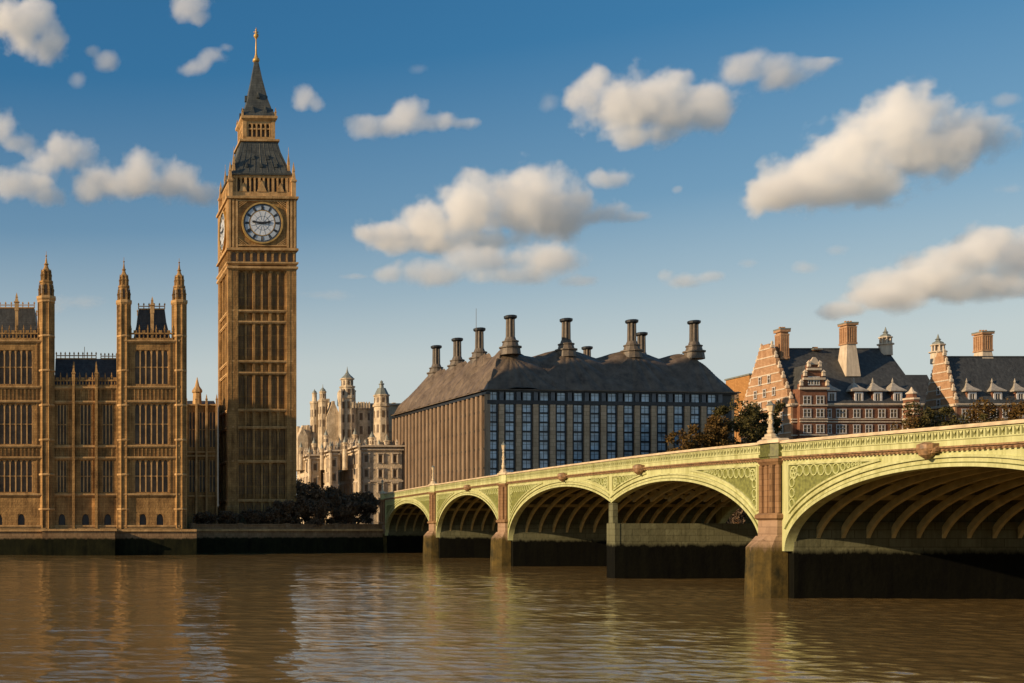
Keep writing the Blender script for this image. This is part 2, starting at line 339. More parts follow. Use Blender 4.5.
def cresting(b, x0, x1, y, z, h, step):
    n = max(1, int(round((x1 - x0) / step)))
    for i in range(n + 1):
        x = x0 + (x1 - x0) * i / n
        b.lathe(x, y, [(z, .14), (z + h * .6, .10), (z + h * .66, .2), (z + h * .8, .2), (z + h, .04)], 4)
    b.box(x0, x1, y - .06, y + .06, z + h * .38, z + h * .52); b.box(x0, x1, y - .12, y + .12, z - .1, z + .12)

# ------------------------------------------------------------------ palace
kp = 200 / FOC
def pz(y): return CAM_H + (PY0 - y) * kp
def px_(x): return (x - PX0) * kp
pal = thing('gothic_palace', 'golden gothic palace range with pinnacled turrets and tall mullioned windows on the river', 'palace', (0, 200, 0))
I4 = Matrix()
Z_STR = [pz(y) for y in (526, 494.3, 457.4, 446, 401.3, 387)]
def palace_block(xa, xb, y0, depth, wins, top, levels, ribs=True, turrets=()):
    """xa, xb wall extent; wins: list of (x0, x1, lights); levels: list of (z0, z1)"""
    MX = Matrix.Translation((0, y0, 0))
    b = MB(MX); holes = [(w0, w1, z0, z1) for (w0, w1, n) in wins for (z0, z1) in levels]
    doors = []
    for (w0, w1, n) in wins:
        cnt = 1 if w1 - w0 < 3.5 else max(2, int((w1 - w0) / 3.2))
        for i in range(cnt):
            c = w0 + (w1 - w0) * (i + .5) / cnt; doors.append((c - .62, c + .62, pz(525), pz(514)))
    holes_wall(b, xa, xb, 4.0, top, holes + doors, 0, .62); b.box(xa, xb, .625, depth, 4.0, top)
    b.build('wall', M['gold'], pal)
    s = MB(MX)
    for z in sorted(set(Z_STR + [top])):
        if z > top + .1 or (z != top and abs(z - top) < .3): continue
        s.box(xa, xb, -.42, -.002, z - .12, z + .16); s.box(xa, xb, -.26, -.003, z - .34, z - .12); s.cut()
    s.build_each('string_course', M['goldtrim'], pal)
    r = MB(MX); x = xa + .45                                       # blind panelling between the windows
    while x < xb - .2:
        for z0, z1 in zip([4.6] + [z for z in sorted(Z_STR) if z < top - .3], [z for z in sorted(Z_STR) if z < top - .3] + [top]):
            if z0 < 9: continue
            if z1 > top + .1: continue
            lo, hi = z0 + .165, z1 - .345
            for h in holes:
                if h[0] - .2 < x < h[1] + .2 and h[2] < (lo + hi) / 2 < h[3]: break
            else:
                if hi - lo > .3:
                    r.box(x - .08, x + .08, -.16, -.004, lo, hi); arch_head(r, x + .08, x + .64, hi, .5, -.12, -.004, 3)
        x += .72
    r.build('blind_tracery', M['gold'], pal)
    for (w0, w1, n) in wins:
        for (z0, z1) in levels: gothic_window(pal, MX, w0, w1, z0, z1, n, 1)
    for d in doors:
        g = MB(MX); g.box(d[0] - .05, d[1] + .05, .4, .5, d[2], d[3] + .05); o = g.build('door', M['iron'], pal)
        g = MB(MX); arch_head(g, d[0], d[1], d[3], .9, .05, .4); g.build('door_arch', M['gold'], o)
    q = MB(MX); q.box(xa, xb, -.7, -.43, 4.0, pz(528)); q.build('plinth', M['goldtrim'], pal)
    return MX
def parapet(xa, xb, y0, z, h, step=1.3):
    b = MB(Matrix.Translation((0, y0, 0))); b.box(xa, xb, .0, .3, z + .165, z + h * .28); b.box(xa, xb, -.08, .38, z + h * .62, z + h * .75)
    n = int((xb - xa) / step)
    for i in range(n + 1):
        x = xa + (xb - xa) * i / n; b.box(x - .13, x + .13, -.03, .33, z + h * .28, z + h * .62)
        xm = x + (xb - xa) / n / 2
        if i < n:
            b.box(xm - .1, xm + .1, .05, .25, z + h * .28, z + h * .62); b.box(xm - .3, xm + .3, 0, .3, z + h * .753, z + h * .98)
        pinnacle(b, x, .15, z + h * .753, h * .75, .13)
    b.build('parapet', M['gold'], pal)
def mansard(x0, x1, y0, y1, z0, z1, inx, iny):
    b = MB(); b.ring([[(x0, y0, z0), (x1, y0, z0), (x1, y1, z0), (x0, y1, z0)], [(x0 + inx * .75, y0 + iny * .75, z0 + (z1 - z0) * .6), (x1 - inx * .75, y0 + iny * .75, z0 + (z1 - z0) * .6), (x1 - inx * .75, y1 - iny * .75, z0 + (z1 - z0) * .6), (x0 + inx * .75, y1 - iny * .75, z0 + (z1 - z0) * .6)], [(x0 + inx, y0 + iny, z1), (x1 - inx, y0 + iny, z1), (x1 - inx, y1 - iny, z1), (x0 + inx, y1 - iny, z1)]])
    rf = b.build('roof', M['slate'], pal)
    c = MB(); cresting(c, x0 + inx, x1 - inx, y0 + iny, z1, 1.15, 1.05); cresting(c, x0 + inx, x1 - inx, y1 - iny, z1, 1.15, 1.05); c.build('cresting', M['goldtrim'], rf)
    return rf
lv = [(pz(492), pz(460)), (pz(444), pz(404))]; up = [(pz(384), pz(350))]
cap = pz(341)
# right pavilion
palace_block(px_(124), px_(179.5), 0, 11, [(px_(134.5), px_(168.5), 6)], cap, lv + up)
parapet(px_(131), px_(173), 0, cap, 2.0)
mansard(px_(133), px_(171.5), 1.0, 10, cap + .1, pz(306.5), 1.1, 1.4)
# left pavilion
palace_block(px_(-120), px_(46), 0, 13, [(px_(-94), px_(-40), 9), (px_(-12.5), px_(32.5), 8)], cap, lv + up)
parapet(px_(-113), px_(38), 0, cap, 2.0)
mansard(px_(-112), px_(39.5), 1.0, 12, cap + .1, pz(305), 1.1, 1.6)
# middle range
mid = pz(387)
palace_block(px_(54), px_(118), .9, 17, [(px_(57), px_(66.5), 3), (px_(80), px_(91), 3), (px_(102.5), px_(113), 3)], mid, lv)
parapet(px_(54), px_(118), .9, mid, 1.9, 1.1)
b = MB(); b.ring([[(px_(54), 2, mid), (px_(118), 2, mid), (px_(118), 17, mid), (px_(54), 17, mid)], [(px_(54), 6.5, pz(355.5) + .4), (px_(118), 6.5, pz(355.5) + .4), (px_(118), 12, pz(355.5) + .4), (px_(54), 12, pz(355.5) + .4)]])
rf = b.build('roof', M['slate'], pal)
c = MB(); cresting(c, px_(55), px_(96), 6.5, pz(355.5) + .4, 1.3, .8); cresting(c, px_(101), px_(117), 6.5, pz(355.5) + .4, 1.1, .8)
for x in (73.5, 96):
    c.box(px_(x) - .12, px_(x) + .12, 3.2, 3.5, mid + 2, mid + 5)
c.box(px_(84) - .05, px_(84) + .05, 6.4, 6.5, pz(356), pz(341)); c.build('cresting', M['goldtrim'], rf)
b = MB()
for x in (73.4, 96.2):
    b.box(px_(x) - .25, px_(x) + .25, .1, .9 - .004, 4.6, mid + .6); pinnacle(b, px_(x), .6, mid + .6, 4.2, .28); b.cut()
b.build_each('buttress', M['gold'], pal)
# buttress shafts at the pavilion corners and the mid pinnacles before the mansards
b = MB()
for x, zt in ((152.3, pz(296)), (16.5, pz(292))):
    z0 = cap + .6; b.sq(px_(x), .5, [(z0, .28), (z0 + (zt - z0) * .6, .28)]); pinnacle(b, px_(x), .5, z0 + (zt - z0) * .6, (zt - z0) * .4, .36); b.cut()
b.build_each('pinnacle', M['goldtrim'], pal)
for (x, r, tip, zb_) in ((124, 1.25, 256, 302), (179.5, 1.3, 257, 302), (46, 1.5, 250, 298), (-117, 1.5, 250, 298)):
    turret_tower(pal, px_(x), .85, 4.0, pz(zb_), r, pz(tip))
    # slim mast on the tip
# rear-left returns so that the ranges close from the side
# small projecting porch block seen in front of the left turret line
# ------------------------------------------------------------------ low range between palace and tower
an = thing('palace_annexe', 'dark shaded gothic range tucked between the palace pavilion and the clock tower', 'building', (17, 226, 0))
ka = 226 / FOC
def az(y): return CAM_H + (PY0 - y) * ka
x0, x1 = (184 - PX0) * ka - 17, (216.5 - PX0) * ka - 17
b = MB(); holes = []
for i in range(3):
    for (ya, yb) in ((492, 460), (447, 412)): holes.append((x0 + 1 + i * 2.1, x0 + 2.3 + i * 2.1, az(ya), az(yb)))
holes_wall(b, x0, x1, 4, az(405), holes, 0, .6); b.box(x0, x1, .605, 12, 4, az(405)); b.build('wall', M['gold'], an)
for h in holes: gothic_window(an, I4, h[0], h[1], h[2], h[3], 2, 1, .45)
b = MB()
for yy in (405, 452, 456, 496): b.box(x0, x1, -.4, -.003, az(yy) - .15, az(yy) + .15); b.cut()
b.build_each('string_course', M['goldtrim'], an); b = MB()
for i in range(4): b.box(x0 + .2 + i * 2.1, x0 + .6 + i * 2.1, -.6, -.004, 4, az(404)); pinnacle(b, x0 + .4 + i * 2.1, -.3, az(404), 2.0, .2); b.cut()
b.build_each('buttress', M['goldtrim'], an)
b = MB(); sx = (198 - PX0) * ka - 17
b.lathe(sx, 2, [(az(405), 1.0), (az(392), .9), (az(391), 1.15), (az(389), 1.1), (az(385), .5), (az(382), .35), (az(376), .06)], 8); b.build('spirelet', M['goldtrim'], an)
b = MB(); b.ring([[(x0, .5, az(405)), (x1, .5, az(405)), (x1, 12, az(405)), (x0, 12, az(405))], [(x0, 5, az(398)), (x1, 5, az(398)), (x1, 8, az(398)), (x0, 8, az(398))]]); b.build('roof', M['slate'], an)
# ------------------------------------------------------------------ clock tower
TH = 6.8
tw = thing('clock_tower', 'tall golden gothic clock tower with white dial and dark iron spire', 'clock tower', (32.5, 229, 0), R(2.2))
def tz(y): return CAM_H + (PY0 - y) * .2018
def sz(y): return CAM_H + (PY0 - y) * (.2048 if y > 100 else .2084)
def side(k, off=TH):
    "matrix for face k: local x along the face centred, y inward from the face plane"
    return Matrix.Rotation(k * math.pi / 2, 4, 'Z') @ Matrix.Translation((0, -off, 0))
strs = [tz(y) for y in (500, 461, 427, 409.5, 372.5, 361, 321.5, 310.5)]
top_shaft = tz(269)
b = MB(); b.box(-TH + .75, TH - .75, -TH + .75, TH - .75, 4, tz(198)); b.build('core', M['gold'], tw)
for sx in (-1, 1):
    for sy in (-1, 1):
        c = MB(); cx, cyy = sx * (TH - .85), sy * (TH - .85)
        c.sq(cx, cyy, [(4, .95), (tz(262), .95)]); 
        for dx, dy in ((-.62, -.62), (.62, -.62), (-.62, .62), (.62, .62)): c.sq(cx + dx, cyy + dy, [(4, .38), (tz(262) - .05, .38)])
        c.sq(cx, cyy, [(4.01, 1.25), (9, 1.2), (9.4, 1.02)])
        c.build('buttress', M['gold'], tw)
zs_all = [4.6] + sorted(strs) + [top_shaft]
npan = 6; xw = TH - 1.85
for k in range(4):
    b = MB(side(k)); g = MB(side(k)); t_ = MB(side(k)); wl_ = []
    lw = 2 * xw / npan
    for i in range(npan + 1):
        x = -xw + i * lw; wd = .26 if i % 2 == 0 else .2
        b.box(x - wd, x + wd, .12 if i % 2 == 0 else .25, .749, 4, top_shaft - .2)
    for z0, z1 in zip(zs_all, zs_all[1:]):
        for i in range(npan):
            xa, xb = -xw + i * lw + .26, -xw + (i + 1) * lw - .22
            arch_head(b, xa, xb, z1 - .35, .8, .35, .745); b.box(xa, xb, .35, .746, z1 - .35, z1)
            if z1 - z0 > 5:
                wl_.append((xa + .06, xb - .06, z0 + 1.2, z1 - .6))
                [t_.box(xa + (xb - xa) * f_ - .055, xa + (xb - xa) * f_ + .055, .5, .655, z0 + .4, z1 - .5) for f_ in (.27, .5, .73)]
                for q in range(1, int((z1 - z0) / 2.6)): t_.box(xa, xb, .52, .657, z0 + q * 2.6, z0 + q * 2.6 + .18)
    b.build('panelling', M['gold'], tw); t_.build('tracery', M['gold'], tw)
    if k in (0, 3):
        for (xa, xb, za_, zb_) in wl_: g = MB(side(k)); g.box(xa, xb, .66, .74, za_, zb_); g.build('window', M['glass_and_shade'], tw)
    else:
        for (xa, xb, za_, zb_) in wl_: g.box(xa, xb, .66, .74, za_, zb_)
        tag(g.build('window', M['glass_and_shade'], tw), kind='stuff')
    s = MB(side(k))
    for z in strs: s.box(-TH - .12, TH + .12, -.12, .3, z - .13, z + .17); s.box(-TH, TH, .0, .34, z - .34, z - .13); s.cut()
    s.build_each('string_course', M['goldtrim'], tw)
# arcaded band under the dial
b = MB(); b.sq(0, 0, [(top_shaft - .2, TH + .05), (top_shaft + .1, TH + .45), (top_shaft + .5, TH + .45), (top_shaft + .6, TH + .12)]); b.cut()
b.sq(0, 0, [(tz(265) , TH + .15), (tz(264.5) + .2, TH + .5), (tz(264.5) + .5, TH + .5), (tz(264.5) + .65, TH - .25), (tz(251), TH - .25)]); b.cut(); b.sq(0, 0, [(tz(251), TH + .1), (tz(250) - .1, TH + .5), (tz(250) + .3, TH + .5), (tz(250) + .5, TH + .1)]); b.build_each('cornice', M['goldtrim'], tw)
for k in range(4):
    b = MB(side(k)); za, zb = tz(264.5) + .66, tz(251) - .01; n = 9; lw = (2 * TH - .6) / n
    for i in range(n + 1):
        x = -TH + .3 + i * lw; b.box(x - .17, x + .17, -.12, .24, za, zb)
        if i < n: arch_head(b, x + .17, x + lw - .17, zb, .95, -.05, .235)
    b.build('arcade', M['gold'], tw)
    for i in range(n): x = -TH + .3 + i * lw; g = MB(side(k)); g.box(x + .22, x + lw - .22, .2, .248, za, zb - .2); g.build('niche_shade', M['glass_and_shade'], tw)  # brown plates: shade of the arcade recesses put into colour
# clock stage
z0, z1 = tz(250) + .5, tz(199.5); zc = tz(223); CR = 4.2
b = MB(); b.box(-TH + .1, TH - .1, -TH + .1, TH - .1, z0, z1); b.build('clock_stage', M['gold'], tw)
for k in range(4):
    b = MB(side(k, TH + .1))
    for x in (-TH + .2, -TH + .9, -TH + 1.6, TH - 1.6, TH - .9, TH - .2): b.box(x - .2, x + .2, -.12, .2, z0, z1)
    for x in (-5.05, 5.05): b.box(x - .1, x + .1, -.05, .2, z0 + .3, z1 - .3)
    for zz in (zc - 4.5, zc + 4.5): b.box(-5, 5, -.08, .2, zz - .12, zz + .12)
    for sx in (-1, 1):
        for sz_ in (-1, 1):
            for q in range(4): b.bar((sx * (3.0 + q * .45), -.0, zc + sz_ * (4.4)), (sx * 4.9, 0, zc + sz_ * (3.0 + q * .45)), .07)
    b.build('clock_surround', M['goldtrim'], tw)
    def annulus(b, r0, r1, y0, y1, a0=0, a1=2 * math.pi, n=48):
        full = a1 - a0 > 6.2
        pr = lambda r, a, y: (r * math.sin(a), y, zc + r * math.cos(a))
        st = [a0 + (a1 - a0) * i / n for i in range(n + 1)]
        for i in range(n):
            A, B = st[i], st[i + 1]
            b.face([pr(r0, A, y0), pr(r1, A, y0), pr(r1, B, y0), pr(r0, B, y0)]); b.face([pr(r1, A, y0), pr(r1, A, y1), pr(r1, B, y1), pr(r1, B, y0)])
            if r0 > 0: b.face([pr(r0, A, y0), pr(r0, B, y0), pr(r0, B, y1), pr(r0, A, y1)])
    b = MB(side(k, TH + .1)); annulus(b, .001, 3.9, -.04, .1); cf = b.build('clock_face', M['dialblue'], tw)
    b = MB(side(k, TH + .1)); annulus(b, 3.88, CR, -.3, .15); annulus(b, 2.48, 2.6, -.13, 0); b.build('rim', M['gilt'], cf)
    b = MB(side(k, TH + .1)); annulus(b, .001, 2.45, -.12, .0); b.build('opal_glass', M['opal'], cf)
    for i in range(12):
        b = MB(side(k, TH + .1)); annulus(b, 2.72, 3.55, -.10, 0, R(i * 30 + 4.5), R(i * 30 + 25.5), 6); b.build('numeral_pane', M['opal2'], cf)
    b = MB(side(k, TH + .1))
    for i, nm in enumerate(['XII', 'I', 'II', 'III', 'IV', 'V', 'VI', 'VII', 'VIII', 'IX', 'X', 'XI']):
        base = side(k, TH + .1) @ Matrix.Translation((0, 0, zc)) @ Matrix.Rotation(R(i * 30), 4, 'Y')
        b.M = base; wds = {'I': .16, 'V': .3, 'X': .3}; tot = sum(wds[c] for c in nm); x = -tot / 2
        for ch in nm:
            wq = wds[ch]; a, c = x + .04, x + wq - .04
            if ch == 'I': b.box((a + c) / 2 - .045, (a + c) / 2 + .045, -.16, -.105, 2.74, 3.36)
            if ch == 'V': b.bar((a, -.14, 3.36), ((a + c) / 2, -.14, 2.74), .045, n=4); b.bar((c, -.14, 3.36), ((a + c) / 2, -.14, 2.74), .035, n=4)
            if ch == 'X': b.bar((a, -.14, 3.36), (c, -.14, 2.74), .045, n=4); b.bar((c, -.135, 3.36), (a, -.135, 2.74), .035, n=4)
            x += wq
    b.M = side(k, TH + .1)
    for i in range(60):
        a = R(i * 6); b.bar((3.62 * math.sin(a), -.1, zc + 3.62 * math.cos(a)), (3.8 * math.sin(a), -.1, zc + 3.8 * math.cos(a)), .02, n=4)
    b.build('numeral', M['iron'], cf)
    b = MB(side(k, TH + .1))                    # tracery of the dial centre
    for i in range(12):
        a = R(i * 30 + 15); b.bar((.5 * math.sin(a), -.13, zc + .5 * math.cos(a)), (2.4 * math.sin(a), -.13, zc + 2.4 * math.cos(a)), .03, n=4)
    annulus(b, 1.38, 1.44, -.15, -.1); b.build('dial_tracery', M['greybox'], cf)
    for nm, ang, ln, wd, yy in (('minute_hand', 277, 2.2, .2, -.34), ('hour_hand', 83, 1.75, .26, -.26)):
        b = MB(side(k, TH + .1) @ Matrix.Translation((0, 0, zc)) @ Matrix.Rotation(R(ang), 4, 'Y'))
        b.extr([(-wd * .5, -.7), (wd * .5, -.7), (wd, .25), (wd * .6, ln * .6), (wd * 1.3, ln * .78), (0, ln), (-wd * 1.3, ln * .78), (-wd * .6, ln * .6), (-wd, .25)], yy, yy + .05)
        b.build(nm, M['iron'], cf)
b = MB(); b.sq(0, 0, [(z1, TH - .1), (z1 + .15, TH + .5), (z1 + .6, TH + .55), (z1 + .7, TH + .2), (z1 + .9, TH - .3)]); b.build('cornice', M['goldtrim'], tw)
# belfry
z0, z1 = z1 + .9, tz(174); BH = TH - .55
b = MB(); b.box(-BH + .9, BH - .9, -BH + .9, BH - .9, z0, z1); b.build('belfry_chamber', M['glass_and_shade'], tw)  # browned box: shade behind the belfry arcade put into its colour
for k in range(4):
    b = MB(side(k, BH)); n = 13
    for i in range(n + 1):
        x = -BH + .2 + (2 * BH - .4) * i / n; r = .16 if i % 3 else .24
        b.box(x - r, x + r, 0, .55, z0, z1)
        if i < n: arch_head(b, x + .16, x + (2 * BH - .4) / n - .16, z1 - .5, .6, .1, .5, 3)
    b.box(-BH, BH, .02, .56, z1 - .5, z1); b.box(-BH, BH, -.03, .6, z0, z0 + .9)
    b.extr([(-1.0, z0 + .9), (1.0, z0 + .9), (0, z0 + 3.2)], -.15, .05)
    for x in (-3.8, 3.8): b.extr([(x - .8, z0 + .9), (x + .8, z0 + .9), (x, z0 + 2.7)], -.15, .05)
    b.build('belfry_arcade', M['goldtrim'], tw)
for sx in (-1, 1):
    for sy in (-1, 1):
        b = MB(); pinnacle(b, sx * (TH - .35), sy * (TH - .35), z0 - .5, 7.4, .42); pinnacle(b, sx * (TH - 1.2), sy * (TH - 1.2), z0, 9.2, .4)
        b.lathe(sx * (TH - 1.2), sy * (TH - 1.2), [(z0 + 9.1, .05), (z0 + 10.2, .03)], 5)
        b.build('pinnacle', M['goldtrim'], tw)
# lower roof
zr = sz(142)
b = MB(); b.sq(0, 0, [(z1, BH + .3), (z1 + .3, BH + .35), (z1 + .5, BH - .1), (z1 + (zr - z1) * .35, BH - 1.0), (z1 + (zr - z1) * .7, BH - 1.95), (zr, 3.75)])
lr = b.build('lower_roof', M['ironroof'], tw)
b = MB()
for k in range(4):
    b.M = side(k, 0)
    for i in range(-4, 5):
        f = i / 4.6
        b.bar((f * (BH - .1), -(BH - .1) , z1 + .5), (f * (BH - 1.95), -(BH - 1.95), z1 + (zr - z1) * .7), .05, n=4)
        b.bar((f * (BH - 1.95), -(BH - 1.95), z1 + (zr - z1) * .7), (f * 3.75, -3.75, zr), .05, n=4)
    for row in (0.25, .55):
        for i in range(3 if row < .5 else 2):
            h = BH - 2.6 * row; x = (i - (1 if row < .5 else .5)) * 3; zz = z1 + (zr - z1) * row * .8
            b.extr([(x - .35, zz + .3), (x + .35, zz + .3), (x, zz + 1.3)], -h - .2, -h + .6); b.cut()
b.build_each('roof_dormer', M['ironroof'], lr)
# lantern
zl = sz(117.5)
b = MB(); b.sq(0, 0, [(zr, 3.7), (zr + .1, 4.1), (zr + .5, 4.1), (zr + .6, 3.3), (zr + 1.2, 3.3)]); b.sq(0, 0, [(zr + 1.2, 2.4), (zl - .5, 2.4)])
b.sq(0, 0, [(zl - .6, 3.2), (zl - .1, 3.75), (zl + .4, 3.75), (zl + .5, 3.2)])
for sx in (-1, 1):
    for sy in (-1, 1): b.sq(sx * 2.95, sy * 2.95, [(zr + 1.2, .38), (zl - .55, .38)])
ln = b.build('lantern', M['goldtrim'], tw)
for k in range(4):
    b = MB(side(k, 3.2))
    for i in range(6): x = -2.3 + i * .92; b.box(x - .13, x + .13, 0, .35, zr + 1.2, zl - .55)
    zm = (zr + zl) / 2 + .4
    b.box(-2.9, 2.9, .04, .36, zm - .14, zm + .14); b.box(-2.9, 2.9, .03, .37, zl - 1.1, zl - .6)
    for i in range(5): arch_head(b, -2.3 + i * .92 + .13, -2.3 + (i + 1) * .92 - .13, zl - 1.1, .45, .06, .34, 3)
    b.build('lantern_arcade', M['goldtrim'], ln)
    g = MB(side(k, 2.45)); g.box(-2.3, 2.3, 0, .04, zr + 1.3, zl - .7); g.build('opening', M['glass_and_shade'], ln)  # dark sheet: shade inside the lantern put into the colour
# spire
zt_ = sz(63)
b = MB(); b.sq(0, 0, [(zl + .5, 3.5), (zl + .8, 3.45), (zl + 1.8, 2.85), (zl + (zt_ - zl) * .35, 2.05), (zl + (zt_ - zl) * .7, 1.1), (zt_, .42)])
spi = b.build('spire', M['ironroof'], tw)
b = MB()
for k in range(4):
    b.M = side(k, 0)
    for x in (-1.3, 1.3): b.extr([(x - .45, zl + 1.0), (x + .45, zl + 1.0), (x, zl + 2.7)], -3.3, -2); b.cut()
    b.extr([(-.3, zl + 4.6), (.3, zl + 4.6), (0, zl + 5.9)], -2.4, -1.4)
    b.cut()
b.build_each('roof_dormer', M['ironroof'], spi)
b = MB()
for sx in (-1, 1):
    for sy in (-1, 1): pinnacle(b, sx * 3.4, sy * 3.4, zl + .4, 1.8, .16); b.cut()
b.build_each('pinnacle', M['goldtrim'], spi)
zf = sz(28)
b = MB(); b.lathe(0, 0, [(zt_, .5), (zt_ + .3, .75), (zt_ + .7, .7), (zt_ + 1.0, .4), (zt_ + 1.8, .2), (sz(40), .13), (sz(38.5), .3), (sz(37), .52), (sz(35.5), .52), (sz(34), .25), (sz(31), .1), (sz(30.5), .28), (sz(30), .1), (zf, .05)], 10)
b.box(-.5, .5, -.06, .06, sz(33), sz(32.2)); b.build('finial', M['gilt'], tw, True)
# ------------------------------------------------------------------ bridge (local: x across the deck from the seen face, y along towards the far bank)
BT = math.atan(.0618)
br = thing('arch_bridge', 'pale green iron arch bridge with low arches on weedy granite piers', 'bridge', (43.41, 0, 0), -BT)
cB = 1 / math.cos(BT)
def zstr(t):       # height of the string course along the bridge (gentle camber)
    pts = [(-20, 7.3), (20, 8.2), (55, 9.17), (66, 9.45), (78, 9.88), (88, 10.13), (107, 10.4), (140, 10.62), (178, 10.68), (222, 10.5)]
    if t <= pts[0][0]: return pts[0][1]
    for (a, za), (b, zb) in zip(pts, pts[1:]):
        if t <= b:
            f = (t - a) / (b - a); return za + (zb - za) * f
    return pts[-1][1]
_raw = zstr
def zstr(t): return sum(_raw(t + d) for d in (-12, -8, -4, 0, 4, 8, 12)) / 7
SPR = 3.3
# arch: (t0, t1, crown z, clip lo, clip hi)
ARCH = [(8, 44, 7.6, 8, 44), (47, 77.5, 8.42, 47, 77.5), (80.5, 112.5, 9.08, 80.5, 108.0), (103, 140.4, 9.5, 108.0, 140.4), (143.4, 178.1, 9.72, 143.4, 178.1), (181.1, 220, 9.4, 181.1, 220)]
def arc(A, n=44, off=0.0):
    "points (t, z) from near to far, offset outward by off"
    t0, t1, zc, lo, hi = A; tc = (t0 + t1) / 2; h = (t1 - t0) / 2; pts = []
    for i in range(n + 1):
        a = math.pi - math.pi * i / n
        nx, nz = math.cos(a) / h, math.sin(a) / (zc - SPR); l = math.hypot(nx, nz) or 1
        pts.append((tc + h * math.cos(a) + off * nx / l, SPR + (zc - SPR) * math.sin(a) + off * nz / l))
    out = [p for p in pts if lo - 1e-6 <= p[0] <= hi + 1e-6]
    def at(t):
        for (a, za), (b, zb) in zip(pts, pts[1:]):
            if a <= t <= b and b > a: return (t, za + (zb - za) * (t - a) / (b - a))
    if lo > pts[0][0] + .01 and at(lo): out = [at(lo)] + out
    if hi < pts[-1][0] - .01 and at(hi): out = out + [at(hi)]
    return out
def bars_(b, p, q, x0, x1, w):
    "square sectioned strip in the t-z plane from p to q, width w to its outer side"
    d = Vector((q[0] - p[0], q[1] - p[1])); 
    if d.length < 1e-5: return
    n = Vector((-d.y, d.x)).normalized() * w / 2
    c = [(p[0] - n.x, p[1] - n.y), (q[0] - n.x, q[1] - n.y), (q[0] + n.x, q[1] + n.y), (p[0] + n.x, p[1] + n.y)]
    b.mesh([(x0, *k) for k in c] + [(x1, *k) for k in c], [(0, 1, 2, 3), (7, 6, 5, 4), (0, 4, 5, 1), (1, 5, 6, 2), (2, 6, 7, 3), (3, 7, 4, 0)])
def curved_band(b, A, o0, o1, x0, x1, n=44):
    t0, t1, zc, lo, hi = A; tc = (t0 + t1) / 2; h = (t1 - t0) / 2; P = []; Q = []; n = n * 2
    for i in range(n + 1):
        a = math.pi - math.pi * i / n; nx, nz = math.cos(a) / h, math.sin(a) / (zc - SPR); l = math.hypot(nx, nz) or 1
        pq = [(tc + h * math.cos(a) + o * nx / l, SPR + (zc - SPR) * math.sin(a) + o * nz / l) for o in (o0, o1)]
        if all(p[0] < lo for p in pq) or all(p[0] > hi for p in pq): continue
        pq = [(min(hi, max(lo, p[0])), p[1]) for p in pq]; P.append(pq[0]); Q.append(pq[1])
    m = len(P)
    for i in range(m - 1):
        p, q, r, s = P[i], P[i + 1], Q[i + 1], Q[i]
        b.mesh([(x0, *p), (x0, *q), (x0, *r), (x0, *s), (x1, *p), (x1, *q), (x1, *r), (x1, *s)],
               [(0, 1, 2, 3), (7, 6, 5, 4), (0, 4, 5, 1), (3, 2, 6, 7)] + ([(0, 3, 7, 4)] if i == 0 else []) + ([(1, 5, 6, 2)] if i == m - 2 else []))
def plate(b, A, x0, x1):
    P = arc(A, 60)
    for (t, z), (t2, z2) in zip(P, P[1:]):
        if t2 - t < 1e-4: continue
        for x in (x0, x1): b.face([(x, t, z), (x, t2, z2), (x, t2, zstr(t2) + .02), (x, t, zstr(t) + .02)])
        b.face([(x0, t, z), (x1, t, z), (x1, t2, z2), (x0, t2, z2)])
PIERS = [(44, 47, 1), (77.5, 80.5, 1), (107.5, 108.5, 0), (140.4, 143.4, 1), (178.1, 181.1, 1)]
WB = 26.0
for x0, x1 in ((0, .45), (WB - .45, WB)):
    b = MB()
    for A in ARCH: plate(b, A, x0, x1)
    for f, g, nose in PIERS + [(220, 223, 1), (3, 8, 1)]:
        if nose: b.box(x0, x1, f, g, SPR, zstr((f + g) / 2))
    b.build('spandrel_wall', M['paint'], br)
for i, A in enumerate(ARCH[1:]):
    for xf, s in ((0, -1), (WB, 1)):
        b = MB(); curved_band(b, A, -.06, .14, *sorted((xf + s * .10, xf - s * .6))); ar = b.build('arch_ring', M['paint'], br)
        b = MB(); curved_band(b, A, .46, .60, *sorted((xf + s * .15, xf + s * .002))); b.build('arch_moulding', M['paint'], ar)
    b = MB(); curved_band(b, A, .145, .20, -.05, -.002); b.build('groove_shade', M['paintshade'], br)  # raised strip, the shade of a groove put into its colour
    # ribs under the deck
    for k in range(14):
        b = MB(); x = 2.0 + k * 1.68; curved_band(b, A, .05, .48, x, x + .26, 20); b.build('arch_rib', M['rib'], br)
    b = MB(); P = arc(A, 24, .48)
    for (t, z) in P[4:-4:2]: b.box(.6, WB - .6, t - .12, t + .12, z - .05, z + .28)
    for (t, z) in P[3:-3]: pass
    b.build('cross_beam', M['rib'], br)
